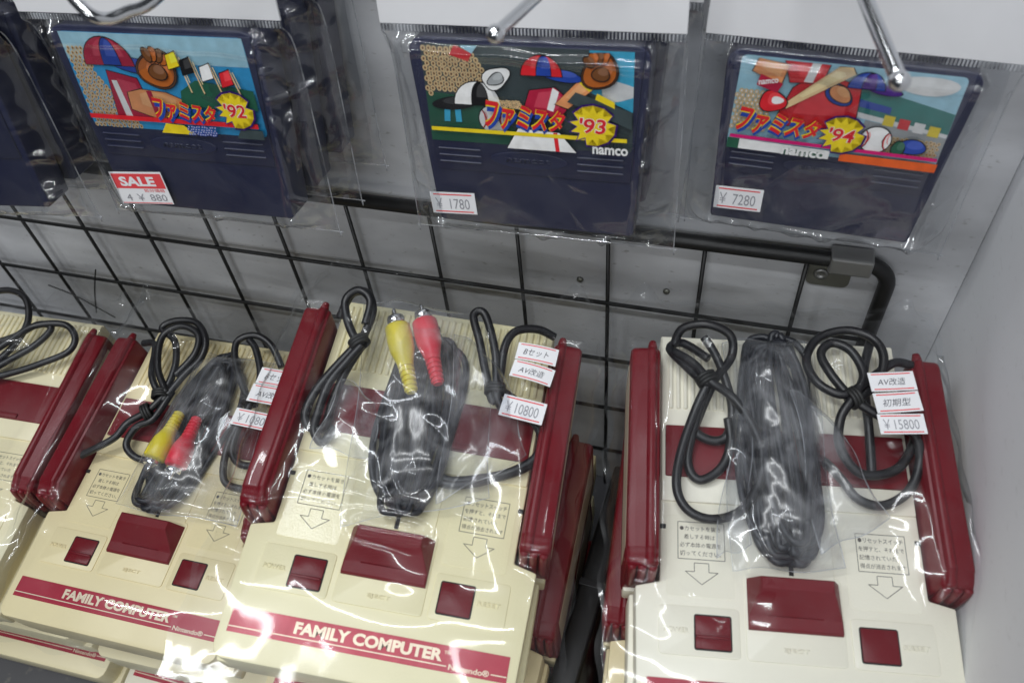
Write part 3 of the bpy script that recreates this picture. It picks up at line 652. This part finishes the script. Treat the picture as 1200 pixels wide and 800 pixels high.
put(console_bag(MR, 'clear crinkled bag over the ivory console beside the side wall', 2, [(830, 405, 2.3, 1.2, 1.2), (900, 440, 2.3, 1.5, 2), (925, 600, 2.0, 1.5, 2.2), (985, 430, 2.2, 1.6, 1.4), (845, 560, 1.1, 1.6, 1.6), (1045, 520, 1.6, 1.2, 1.6)], xr=(-7.9, 7.55), tails=[(790, 620, 860, 640, 1.0), (1000, 610, 1080, 640, 1.0), (740, 655, 845, 735, .9)]), MR)
put(console_bag(ML, 'clear crinkled bag over the tan console with downward plugs', 3, [(212, 400, 2.3, 1.0, 1.2), (250, 470, 2.6, 1.9, 2.2), (200, 560, 2.6, 1.9, 1.6), (300, 420, 2.2, .9, 1.2)], tails=[(110, 590, 275, 612, 1.9), (60, 560, 120, 600, 1.6)]), ML)
put(console_bag(MK, 'clear crinkled bag over the pale cream console with bare vents', 4, [(20, 400, 1.9, 2.4, 1.6)], xr=(-8, 7.3)), MK)

# ------------------------------------------------------------------ price stickers
def sticker(Mx, quad, h, label, cat='price sticker', kind='price', txt='', txt2=None, group='price stickers', curl=.06, parent_name='price_sticker'):
    P = [on(Mx, px, py, h) for px, py in quad]
    c = (P[0]+P[1]+P[2]+P[3])/4; ex = ((P[1]+P[2])-(P[0]+P[3]))/2; ey = ((P[0]+P[1])-(P[3]+P[2]))/2
    wd, ht = ex.length, ey.length; ex.normalize(); ey = (ey-ex*ey.dot(ex)).normalized(); ez = ex.cross(ey)
    L = Matrix(((ex.x, ey.x, ez.x, c.x), (ex.y, ey.y, ez.y, c.y), (ex.z, ey.z, ez.z, c.z), (0, 0, 0, 1)))
    root = empty(parent_name, Mx @ L, label, cat, group)
    bend = lambda x: curl*(2*x/wd)**2
    def curve(o):
        if o is None: return
        me = o.data
        for v in me.vertices: v.co.z += bend(v.co.x/U)*U
    bm = bmesh.new(); n = 12; vs = []
    for i in range(n+1):
        x = -wd/2+wd*i/n
        vs.append([bm.verts.new((x, y, z)) for y in (-ht/2, ht/2) for z in (0, .02)])
    for i in range(n):
        a, b_ = vs[i], vs[i+1]
        for p, q in ((1, 3), (2, 0), (0, 1), (3, 2)): bm.faces.new((a[p], b_[p], b_[q], a[q]))
    bm.faces.new((vs[0][0], vs[0][1], vs[0][3], vs[0][2])); bm.faces.new((vs[-1][2], vs[-1][3], vs[-1][1], vs[-1][0]))
    curve(bm_obj('paper', bm, 'paper', root))
    def bandmesh(name, y, t, mat, x0=-wd*.43, x1=wd*.43, z=.028):
        curve(flats(name, [[(x0+(x1-x0)*i/10, y-t/2), (x0+(x1-x0)*(i+1)/10, y-t/2), (x0+(x1-x0)*(i+1)/10, y+t/2), (x0+(x1-x0)*i/10, y+t/2)] for i in range(10)], z, mat, root))
    if kind == 'sale':
        bandmesh('red_block', ht*.22, ht*.46, 'redline', -wd*.48, wd*.48)
        curve(text('sale_word', 'SALE', -wd*.36, ht*.06, ht*.30, wd*.68, .036, 'paper', root, bold=.04))
        curve(text('sale_small_print', '処分価格', wd*.04, -ht*.12, ht*.10, wd*.40, .036, 'redline', root))
        curve(text('price_digits', '4 ￥ 880', -wd*.36, -ht*.40, ht*.22, wd*.78, .036, 'digit', root))
        bandmesh('red_line', -ht*.47, .04, 'redline', -wd*.48, wd*.48)
    else:
        bandmesh('red_line', ht*.40, ht*.055, 'redline'); bandmesh('red_line', -ht*.40, ht*.055, 'redline')
        if kind == 'price': curve(text('price_digits', txt, -wd*.40, -ht*.27, ht*.50, wd*.76, .034, 'digit', root, bold=-.004))
        else: curve(text('handwriting', txt, -wd*.33, -ht*.20, ht*.38, wd*.62, .034, 'pen', root, shear=.25, bold=-.006))
    return root
sticker(MM, [(608, 400), (654, 409), (652, 429), (603.5, 419)], 2.35, 'small handwritten sticker, upper one of the pair on the yellowed console', 'sticker', 'hand', 'Bセット', curl=-.08)
sticker(MM, [(603, 420), (650.5, 432.5), (645, 453), (597, 438.4)], 2.30, 'small handwritten AV sticker just above the 10800 price on the yellowed console', 'sticker', 'hand', 'AV改造', curl=-.10)
sticker(MM, [(591.7, 461.5), (641, 473.6), (635, 498.5), (583.5, 485.5)], 2.15, 'white 10800 yen price sticker on the yellowed console', txt='￥10800', curl=.0)
sticker(MR, [(1017, 437.5), (1070, 435), (1074, 457), (1020, 459)], 2.35, 'handwritten AV sticker topmost of three on the ivory console', 'sticker', 'hand', 'AV改造', curl=.03)
sticker(MR, [(1022, 462), (1075, 457.5), (1082, 482), (1028, 484)], 2.30, 'handwritten sticker between the AV sticker and the 15800 price', 'sticker', 'hand', '初期型', curl=.03)
sticker(MR, [(1027.5, 486), (1082, 484), (1087, 509), (1032, 508)], 2.25, 'white 15800 yen price sticker on the ivory console', txt='￥15800', curl=.0)
sticker(ML, [(307, 430.6), (352, 437), (346, 457), (300, 448)], 2.35, 'handwritten sticker topmost of three on the tan console', 'sticker', 'hand', 'Bセット', curl=0)
sticker(ML, [(297, 449), (343, 457), (337, 478), (289, 469)], 2.30, 'handwritten AV sticker above the half hidden price on the tan console', 'sticker', 'hand', 'AV改造', curl=0)
sticker(ML, [(278, 477.5), (326, 487), (320, 507), (269, 496)], 2.25, 'white 10800 yen price sticker half hidden on the tan console', txt='￥10800', curl=0)

# ------------------------------------------------------------------ cartridges on hooks
CT = 0.85   # half thickness
def cmat(o, tilt, roll, yaw=0, s=1.0):
    t = math.radians(tilt)
    M3 = Matrix(((1, 0, 0, 0), (0, math.sin(t), -math.cos(t), 0), (0, math.cos(t), math.sin(t), 0), (0, 0, 0, 1)))
    return Matrix.Translation(Vector(o)) @ Matrix.Rotation(math.radians(yaw), 4, 'Z') @ M3 @ Matrix.Rotation(math.radians(roll), 4, 'Z') @ Matrix.Translation((0, 0, -CT)) @ Matrix.Scale(s, 4)
LX0, LX1, LY0, LY1 = -4.5, 4.42, 4.2, 8.55
def lu(u, v): return LX0+(LX1-LX0)*u, LY0+(LY1-LY0)*v
def cart_out():
    return [(-4.65, .12), (-4.55, 0), (4.4, 0), (4.55, .12), (5.05, 7.9), (5.0, 8.35), (4.75, 8.65), (4.35, 8.78), (-4.35, 8.78), (-4.8, 8.65), (-5.05, 8.35), (-5.1, 7.9)]
def cartridge(Mx, label, art=None):
    root = empty('game_cartridge', Mx, label, 'game cartridge', 'game cartridges hanging on hooks')
    bm = bmesh.new(); prism(bm, cart_out(), -CT, CT-.09, .2, 3)
    prism(bm, [(-4.4, 2.75), (4.38, 2.75), (4.82, 8.6), (-4.86, 8.6)], 0, CT, .06, 2)
    bm_obj('shell', bm, 'navy', root, None, angle=35)
    if art is None: return root
    for sx in (-1, 1):
        for k in range(3):
            bm = bmesh.new(); x0, x1 = (-4.25, -2.25) if sx < 0 else (2.05, 4.1)
            box(bm, x0, x1, 3.86-.32*k-.035, 3.86-.32*k+.035, CT-.05, CT+.10, .04, 1); bm_obj('grip_rib', bm, 'navy', root)
    bm = bmesh.new(); prism(bm, ngon(-.1, 3.50, 1.75, .42, 32), CT-.05, CT+.05, .03); ov = bm_obj('oval_emblem', bm, 'navy', root)
    text('embossed_word', 'namcot', -1.1, 3.40, .26, 2.0, CT+.055, 'navy', ov, bold=.02, extrude=.035)
    bm = bmesh.new(); prism(bm, rrect(LX0, LX1, LY0, LY1, .22), CT-.03, CT+.012, 0)
    lb = bm_obj('label', bm, 'p_'+art['bg'], root)
    z = [CT+.020]
    def P(nm, poly, mat): 
        # clip to the label
        pp = [(min(max(x, LX0+.01), LX1-.01), min(max(y, LY0+.01), LY1-.01)) for x, y in poly]
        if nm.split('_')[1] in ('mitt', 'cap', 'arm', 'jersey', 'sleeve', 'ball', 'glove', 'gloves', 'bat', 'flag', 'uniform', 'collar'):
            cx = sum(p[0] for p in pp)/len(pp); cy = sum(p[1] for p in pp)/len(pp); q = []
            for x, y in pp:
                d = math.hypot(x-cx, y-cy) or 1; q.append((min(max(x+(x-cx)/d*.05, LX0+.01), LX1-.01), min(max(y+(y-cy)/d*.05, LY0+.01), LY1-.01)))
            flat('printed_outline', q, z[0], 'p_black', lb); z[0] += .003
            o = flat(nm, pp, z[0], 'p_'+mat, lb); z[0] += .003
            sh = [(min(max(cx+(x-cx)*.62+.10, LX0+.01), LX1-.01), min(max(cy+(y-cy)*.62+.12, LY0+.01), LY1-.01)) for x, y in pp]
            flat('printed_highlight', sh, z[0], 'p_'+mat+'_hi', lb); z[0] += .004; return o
        o = flat(nm, pp, z[0], 'p_'+mat, lb); z[0] += .006; return o
    def Dots(x0, x1, y0, y1, ry, step, mat1, mat2, skew=0.0, test=None):
        a, b_ = [], []; rr = random.Random(4)
        j = 0; y = y0
        while y < y1:
            x = x0+(step/2 if j % 2 else 0)
            while x < x1:
                if test is None or test((x-LX0)/(LX1-LX0), (y-LY0)/(LY1-LY0)):
                    px, py = x+rr.uniform(-.02, .02), y+rr.uniform(-.02, .02)
                    a.append(ngon(px, py, ry, ry*1.15, 10)); b_.append(ngon(px, py, ry*.42, ry*.55, 6))
                x += step
            y += step*.86; j += 1
        if a:
            flats('printed_dots', a, z[0], 'p_'+mat1, lb); z[0] += .004; flats('printed_dot_centres', b_, z[0], 'p_'+mat2, lb); z[0] += .006
    def Title(u, v, wd, ht, rot):
        x, y = lu(u, v); wv = lambda xx, yy: (xx, yy*(1-.36*xx/wd)-.0*xx)
        text('title_shadow', 'ファミスタ', x+.03, y-.14, ht, wd, z[0], 'p_blue', lb, bold=.10, shear=.32, rot=rot, wave=wv); z[0] += .006
        text('title_outline', 'ファミスタ', x, y, ht, wd, z[0], 'p_yellow', lb, bold=.06, shear=.32, rot=rot, wave=wv); z[0] += .006
        text('title_lettering', 'ファミスタ', x, y, ht, wd, z[0], 'p_red', lb, bold=.03, shear=.32, rot=rot, wave=wv); z[0] += .006
    def Star(u, v, R, yr_):
        cx, cy = lu(u, v); n = 13
        for rr_, mt in ((R+.09, 'purple'), (R, 'yellow')):
            pts = []
            for k in range(2*n):
                a = math.pi*k/n+.1; q = rr_*(1 if k % 2 == 0 else .66); pts.append((cx+q*math.cos(a)*1.08, cy+q*math.sin(a)))
            P('printed_starburst', pts, mt)
        text('year_outline', yr_, cx-R*.62, cy-R*.40, R*.80, R*1.26, z[0], 'p_white', lb, bold=.05, shear=.1); z[0] += .006
        text('year_lettering', yr_, cx-R*.60, cy-R*.38, R*.76, R*1.22, z[0], 'p_red', lb, bold=.02, shear=.1); z[0] += .006
    art['draw'](P, Dots, Title, Star, lb, z)
    return root
def blob(u, v, ru, rv, n=20, seed=0, rough=.08, rot=0.0):
    r_ = random.Random(seed); cx, cy = lu(u, v); ph = r_.uniform(0, 6)
    return [(cx+(ru*math.cos(a)*math.cos(rot)-rv*math.sin(a)*math.sin(rot))*(1+rough*math.sin(3*a+ph)), cy+(ru*math.cos(a)*math.sin(rot)+rv*math.sin(a)*math.cos(rot))*(1+rough*math.sin(3*a+ph))) for a in (2*math.pi*k/n for k in range(n))]
def q4(*uv): return [lu(*p) for p in uv]
def mitt(P, u, v, s, rot=0.3):
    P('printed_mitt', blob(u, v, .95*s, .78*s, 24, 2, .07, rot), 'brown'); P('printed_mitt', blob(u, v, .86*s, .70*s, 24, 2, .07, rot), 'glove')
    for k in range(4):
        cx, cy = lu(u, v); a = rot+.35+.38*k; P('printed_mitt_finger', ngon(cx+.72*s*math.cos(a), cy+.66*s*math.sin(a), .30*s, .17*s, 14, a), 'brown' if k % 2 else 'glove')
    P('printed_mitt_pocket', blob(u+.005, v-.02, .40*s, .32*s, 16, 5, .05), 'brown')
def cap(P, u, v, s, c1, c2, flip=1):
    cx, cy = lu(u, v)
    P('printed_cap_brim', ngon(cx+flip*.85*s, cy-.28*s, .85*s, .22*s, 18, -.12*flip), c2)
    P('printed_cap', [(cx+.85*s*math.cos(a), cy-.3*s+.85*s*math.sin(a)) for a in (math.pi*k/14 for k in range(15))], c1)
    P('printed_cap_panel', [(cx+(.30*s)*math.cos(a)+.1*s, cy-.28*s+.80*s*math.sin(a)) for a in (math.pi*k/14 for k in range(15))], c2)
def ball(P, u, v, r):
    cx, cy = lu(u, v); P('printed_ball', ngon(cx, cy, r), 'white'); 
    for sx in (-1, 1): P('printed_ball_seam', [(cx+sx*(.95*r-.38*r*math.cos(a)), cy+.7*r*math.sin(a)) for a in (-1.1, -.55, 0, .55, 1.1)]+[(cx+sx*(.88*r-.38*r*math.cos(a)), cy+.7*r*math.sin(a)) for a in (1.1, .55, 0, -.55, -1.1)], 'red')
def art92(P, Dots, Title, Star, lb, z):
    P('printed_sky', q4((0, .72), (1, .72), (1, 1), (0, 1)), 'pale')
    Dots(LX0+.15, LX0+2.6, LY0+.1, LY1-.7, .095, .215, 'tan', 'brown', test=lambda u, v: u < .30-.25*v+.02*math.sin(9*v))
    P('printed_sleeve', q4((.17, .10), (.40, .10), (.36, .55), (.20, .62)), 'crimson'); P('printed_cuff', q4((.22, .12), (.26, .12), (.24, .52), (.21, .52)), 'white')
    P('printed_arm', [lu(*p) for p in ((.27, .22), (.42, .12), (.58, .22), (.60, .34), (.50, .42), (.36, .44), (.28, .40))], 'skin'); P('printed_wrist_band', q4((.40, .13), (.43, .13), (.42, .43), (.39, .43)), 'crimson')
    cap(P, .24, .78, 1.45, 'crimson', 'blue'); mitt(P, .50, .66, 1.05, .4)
    P('printed_stand', q4((.58, .30), (1, .30), (1, .50), (.70, .58), (.60, .46)), 'dgreen')
    for k, (u, c_) in enumerate(((.63, 'yellow'), (.70, 'black'), (.80, 'white'), (.90, 'red'))):
        P('printed_flag_pole', q4((u+.03, .45), (u+.037, .45), (u+.007, .86-.05*k), (u, .86-.05*k)), 'tan'); P('printed_flag', q4((u-.055, .68-.05*k), (u+.01, .72-.05*k), (u+.002, .86-.05*k), (u-.05, .82-.05*k)), c_)
    P('printed_stripe', q4((.02, .115), (.98, .115), (.98, .165), (.02, .165)), 'red')
    P('printed_path', [lu(*p) for p in ((.42, .0), (.62, 0), (.56, .10), (.46, .11))], 'yellow'); Dots(LX0+5.2, LX0+6.6, LY0+.06, LY0+.5, .06, .13, 'blue', 'white')
    P('printed_bench', q4((.85, 0), (1, 0), (1, .10), (.88, .10)), 'slate')
    Title(.42, .15, 3.15, 1.2, .0); Star(.88, .30, .82, "'92")
def art93(P, Dots, Title, Star, lb, z):
    P('printed_field', q4((0, 0), (.5, 0), (.3, .48), (0, .52)), 'dgreen'); P('printed_sky', q4((.78, .62), (1, .42), (1, 1), (.80, 1)), 'cyan')
    P('printed_cloud', blob(.93, .62, .75, .42, 22, 3, .12), 'white')
    Dots(LX0+.12, LX0+3.3, LY0+2.0, LY1-.05, .115, .25, 'tan', 'brown', test=lambda u, v: v > .50+.2*u and u < .36-.22*(v-.5))
    P('printed_banner', q4((.14, .90), (.23, .84), (.25, .92), (.17, 1)), 'red'); P('printed_banner_tip', q4((.2, .98), (.25, .92), (.28, 1), (.2, 1)), 'pale')
    P('printed_pillar', q4((.08, .22), (.11, .22), (.12, .42), (.09, .42)), 'cyan'); P('printed_pillar', q4((.14, .22), (.17, .22), (.17, .36), (.14, .36)), 'cyan')
    ball(P, .33, .27, .62); cap(P, .26, .50, 1.2, 'white', 'black', -1); P('printed_gloves', blob(.36, .70, .62, .42, 20, 4, .12, .5), 'white'); P('printed_gloves', blob(.36, .69, .36, .22, 16, 6, .12, .5), 'grey')
    P('printed_jersey', [lu(*p) for p in ((.48, .36), (.52, .60), (.64, .64), (.72, .50), (.66, .34))], 'crimson'); P('printed_cuff', q4((.60, .42), (.63, .40), (.66, .60), (.63, .64)), 'white')
    P('printed_arm', [lu(*p) for p in ((.64, .48), (.70, .44), (.84, .68), (.78, .78))], 'skin'); P('printed_wrist_band', q4((.755, .70), (.80, .62), (.82, .65), (.775, .76)), 'yellow')
    cap(P, .58, .82, 1.0, 'red', 'blue'); mitt(P, .85, .82, .85, .9)
    P('printed_stand', q4((.70, .52), (1, .28), (1, .45), (.74, .62)), 'slate'); P('printed_lamps', q4((.83, .56), (.92, .48), (.92, .54), (.84, .62)), 'yellow')
    Dots(LX0+3.4, LX0+4.3, LY0+1.9, LY0+2.15, .06, .13, 'tan', 'brown')
    P('printed_uniform', [lu(*p) for p in ((.40, 0), (.46, .22), (.66, .20), (.74, 0))], 'white'); P('printed_trim', q4((.64, 0), (.66, 0), (.65, .2), (.63, .2)), 'red')
    P('printed_stripe', q4((.02, .145), (.98, .145), (.98, .185), (.02, .185)), 'yellow')
    text('maker_word', 'namco', *lu(.82, .02), .34, 1.5, z[0]+.10, 'p_white', lb, bold=.03)
    Title(.30, .20, 3.5, 1.5, .0); Star(.82, .30, .90, "'93")
def art94(P, Dots, Title, Star, lb, z):
    P('printed_stand', q4((.5, .55), (1, .40), (1, .62), (.5, .85)), 'teal'); P('printed_rail', q4((.5, .50), (1, .36), (1, .40), (.5, .56)), 'white'); P('printed_dome', blob(.84, .88, 1.25, .42, 20, 2, .05), 'white')
    P('printed_seats', q4((.5, .62), (.72, .55), (.72, .62), (.5, .70)), 'blue'); P('printed_stand', q4((.62, .24), (1, .14), (1, .36), (.62, .46)), 'grey')
    for k, c_ in enumerate(('yellow', 'red', 'white', 'yellow')): P('printed_board', q4((.70+.07*k, .43-.02*k), (.75+.07*k, .42-.02*k), (.75+.07*k, .53-.02*k), (.70+.07*k, .54-.02*k)), c_)
    Dots(LX0+.1, LX0+1.5, LY0+1.0, LY0+2.9, .105, .225, 'tan', 'white'); Dots(LX0+6.3, LX1-.2, LY0+.6, LY0+1.4, .075, .165, 'tan', 'brown')
    P('printed_jersey', [lu(*p) for p in ((.20, .30), (.26, .72), (.36, .92), (.56, .80), (.58, .34))], 'red'); P('printed_collar', blob(.47, .70, .62, .40, 18, 3, .04, -.6), 'blue'); P('printed_collar', blob(.475, .71, .50, .30, 18, 3, .04, -.6), 'skin')
    P('printed_sleeve', q4((.24, .78), (.38, .80), (.40, 1), (.20, 1)), 'red'); P('printed_cuff', q4((.30, .80), (.34, .80), (.36, 1), (.32, 1)), 'white')
    P('printed_bat', [lu(*p) for p in ((.22, .52), (.25, .50), (.52, .93), (.50, 1), (.44, .99))], 'tan'); P('printed_arm', q4((.06, .86), (.20, .74), (.22, .96), (.08, 1)), 'skin')
    P('printed_glove', blob(.18, .56, .55, .48, 18, 7, .10), 'red'); P('printed_wrist_band', q4((.09, .72), (.19, .66), (.21, .76), (.10, .84)), 'crimson')
    P('printed_knuckles', blob(.20, .58, .26, .18, 14, 3, .10), 'white')
    cap(P, .58, .86, .85, 'blue', 'purple'); ball(P, .69, .28, .62)
    P('printed_cap', blob(.86, .25, .55, .34, 18, 9, .05), 'blue'); P('printed_cap', blob(.80, .22, .25, .34, 14, 9, .05), 'dgreen')
    P('printed_base', q4((0, 0), (.5, 0), (.5, .10), (0, .12)), 'white'); P('printed_turf', q4((0, 0), (.06, 0), (.06, .12), (0, .12)), 'dgreen'); P('printed_dirt', q4((.55, 0), (1, 0), (1, .10), (.55, .09)), 'orange')
    P('printed_stripe', q4((.01, .125), (.99, .125), (.99, .165), (.01, .165)), 'magenta')
    text('maker_word_outline', 'namco', *lu(.27, .02), .36, 1.9, z[0]+.135, 'p_dgreen', lb, bold=.12)
    text('maker_word', 'namco', *lu(.27, .02), .36, 1.9, z[0]+.142, 'p_white', lb, bold=.04)
    text('wrist_word', 'namco', *lu(.10, .74), .20, .8, z[0]+.03, 'p_white', lb, bold=.02, rot=.25)
    Title(.03, .20, 3.6, 1.45, .0); Star(.53, .30, .88, "'94")

M92 = cmat((-18.2, -7.3, 9.7), 10, 2.0)
M93 = cmat((-2.71, -4.8, 8.87), 10, 1.9)
M94 = cmat((9.36, -2.75, 8.82), 5, -1.9, 0, .93)
cartridge(M92, "navy game cartridge with sky blue label marked '92 above a SALE sticker", dict(bg='sky', draw=art92))
cartridge(M93, "navy game cartridge with dark stadium label marked '93 above the 1780 price", dict(bg='slate', draw=art93))
cartridge(M94, "navy game cartridge with pale stadium label marked '94 above the 7280 price", dict(bg='pale', draw=art94))
behind = [(cmat((-17.9, -5.1, 9.9), 9, 1), "navy cartridge directly behind the one with SALE sticker"), (cmat((-17.4, -2.9, 10.2), 8, 2), "navy cartridge second behind the one with SALE sticker"),
          (cmat((-2.5, -2.6, 9.1), 9, 1), "navy cartridge directly behind the dark-labelled '93 one"),
          (cmat((-31.2, -8.6, 9.2), 9, 3, 4), 'navy cartridge foremost in the stack past the SALE one'), (cmat((-31.0, -6.4, 9.4), 9, 2, 2), 'navy cartridge midmost in the stack past the SALE one'), (cmat((-30.4, -4.2, 9.5), 8, 2), 'navy cartridge rearmost in the stack past the SALE one')]
for Mx, lab in behind: cartridge(Mx, lab)

def cart_bag(Mx, label, seed, header=True, xr=(-6.15, 6.35), yr=(-.95, 8.98), tail=(0, 0)):
    rng = random.Random(seed); nx, ny = (190, 160) if seed < 30 else (90, 76)
    root = empty('cartridge_bag', Mx, label, 'plastic bag', 'clear bags round the cartridges')
    X, Y = np.meshgrid(np.linspace(*xr, nx), np.linspace(*yr, ny))
    wd = 4.62+.45*Y/8.8
    ins = (np.abs(X) < wd) & (Y > 0) & (Y < 8.75)
    ob = np.where(ins, CT+.06, 0.0)
    fixed = np.zeros_like(X, bool); fixed[0] = fixed[-1] = True; fixed[:, 0] = fixed[:, -1] = True
    val = np.zeros_like(X); tz = CT*.9; val[-1] = tz; nt = ny//7; val[-nt:, 0] = val[-nt:, -1] = np.linspace(0, tz, nt)
    Z = drape(X, Y, ob, fixed, val, 900)
    an = [(-4.6, .1, 180, 260, 5, 1.2), (4.6, .1, 280, 360, 5, 1.2), (-5, 8.6, 110, 200, 5, 1.0), (5, 8.6, -20, 70, 5, 1.0), (5, 5, -100, -60, 3, 3), (-5, 5, -120, -80, 3, 3)]
    H = creases(X, Y, rng, 16, .10, (0.8, 3), (.05, .14), an)+facets(X, Y, rng, .07, (2.5, 6), 5)+blur(np.where(ins, 0, 1.), 2, 1)*creases(X, Y, rng, 70, .42, (.4, 1.8), (.10, .22))
    free = np.clip((Z-ob)/.3, .25, 1)*np.clip(np.minimum(np.minimum(X-xr[0], xr[1]-X), np.minimum(Y-yr[0], yr[1]-Y))/.5, 0.3, 1)
    H = blur(H, 1, 1)
    Z = Z+.17*np.exp(-((Y-8.12-.12*np.sin(X*.45+seed)-.05*np.sin(X*1.7+seed))/.24)**2)*np.clip((5.6-np.abs(X))/.8, 0, 1)
    Z = Z+.10*np.exp(-((X-4.55-.04*Y+.1*np.sin(Y*.9+seed))/.2)**2)+.10*np.exp(-((X+4.6+.04*Y+.1*np.sin(Y*1.1+seed))/.2)**2)
    sheet('front_film', X, Y, Z+.03+H*free+.03*np.sin(X*.9+seed)*np.sin(Y*.8), 'film_cart', root)
    sheet('back_film', X[::6, ::6], Y[::6, ::6], -(Z[::6, ::6]+.03), 'film_cart', root)
    if header:
        bm = bmesh.new(); box(bm, xr[0], xr[1], yr[1]+.32, yr[1]+5.2, tz-.04, tz+.05, .0); bm_obj('header_card', bm, 'header', root)
        bm = bmesh.new(); box(bm, xr[0], xr[1], yr[1]-.02, yr[1]+.31, tz-.02, tz+.03)
        bm_obj('seam_strip', bm, 'film_cart', root); bm = bmesh.new(); n = 86
        for k in range(n):
            x = xr[0]+.06+(xr[1]-xr[0]-.12)*k/(n-1); box(bm, x-.028, x+.028, yr[1]+.03, yr[1]+.28, tz+.02, tz+.085)
        bm_obj('crimped_seam', bm, 'crimp', root)
    bm = bmesh.new(); e_ = [(xr[0], yr[1], tz if header else 0), (xr[0], yr[1]-1.6, .1), (xr[0], yr[0]+.4, .02), (xr[0]+.02, yr[0], 0), (xr[0]+.4, yr[0], 0), (0, yr[0], .02), (xr[1]-.4, yr[0], 0), (xr[1], yr[0], 0), (xr[1], yr[0]+.4, .02), (xr[1], yr[1]-1.6, .1), (xr[1], yr[1], tz)]
    tube(bm, e_, .028, 6, 6); bm_obj('welded_edge', bm, 'seam', root, None, True)
    return root
cart_bag(M92, "clear header bag round the '92 cartridge with the SALE sticker", 21)
cart_bag(M93, "clear header bag round the '93 cartridge with dark stadium label", 22)
cart_bag(M94, "clear header bag round the pale-labelled '94 cartridge nearest the side wall", 23)
for i_, (Mx, lab) in enumerate(behind): cart_bag(Mx, 'clear bag round the '+lab, 30+i_, header=True)

hs = CT+.16
sticker(M92, [(129, 202), (188, 201), (204, 240), (143, 237)], hs, "red and white SALE sticker priced 880 on the '92 cartridge bag", kind='sale', curl=.0)
sticker(M93, [(504, 224), (556, 227), (559.5, 251), (508, 249)], hs, "white 1780 yen price sticker below the dark stadium '93 label", txt='￥ 1780', curl=0)
sticker(M94, [(840, 217), (895, 223), (891, 248.5), (835, 242)], hs, "white 7280 yen price sticker below the pale '94 label", txt='￥ 7280', curl=0)

# ------------------------------------------------------------------ display hooks
def hook(pts, r, label, ball_r=0):
    o = pts[0]; root = empty('display_hook', Matrix.Translation(o), label, 'hook', 'display hooks holding the cartridges')
    inv = Matrix.Translation(-Vector(o))
    bm = bmesh.new(); tube(bm, pts, r, 14, 6); bm_obj('rod', bm, 'chrome', root, inv, True)
    if ball_r:
        bm = bmesh.new(); d = (Vector(pts[-1])-Vector(pts[-2])).normalized()
        lathe(bm, [(ball_r*max(.05, math.sin(a)), -ball_r*math.cos(a)) for a in (math.pi*k/10 for k in range(11))], Matrix.Translation(Vector(pts[-1])) @ d.to_track_quat('Z', 'Y').to_matrix().to_4x4(), 18); bm_obj('tip', bm, 'chrome', root, inv)
    return root
t93 = at_y(581, 40, -10.5); k93 = at_y(628, -3, -8.0)
hook([k93+(k93-t93)*3.2, k93+(k93-t93)*1.2, k93, t93], .20, "chrome hook rod with ball tip before the dark-labelled '93 cartridge", .30)
t94 = at_y(1054, 95, -9.0); k94 = at_y(1014, -2, -6.2)
hook([k94+(k94-t94)*2.2, k94+(k94-t94)*1.1, k94, t94], .24, "chrome hook rod with ball tip before the pale-labelled '94 cartridge", .32)
q92 = at_y(265, -90, -6)
hook([Vector((q92.x+1.2, -.05, q92.z+.8)), q92, at_y(185, -4, -10), at_y(150, 14, -11.0), at_y(128, 22, -11.5), at_y(108, 18, -11.8), at_y(88, 0, -11.6), at_y(72, -22, -11.2)], .21, "chrome hook with upturned end above the '92 cartridge", 0)
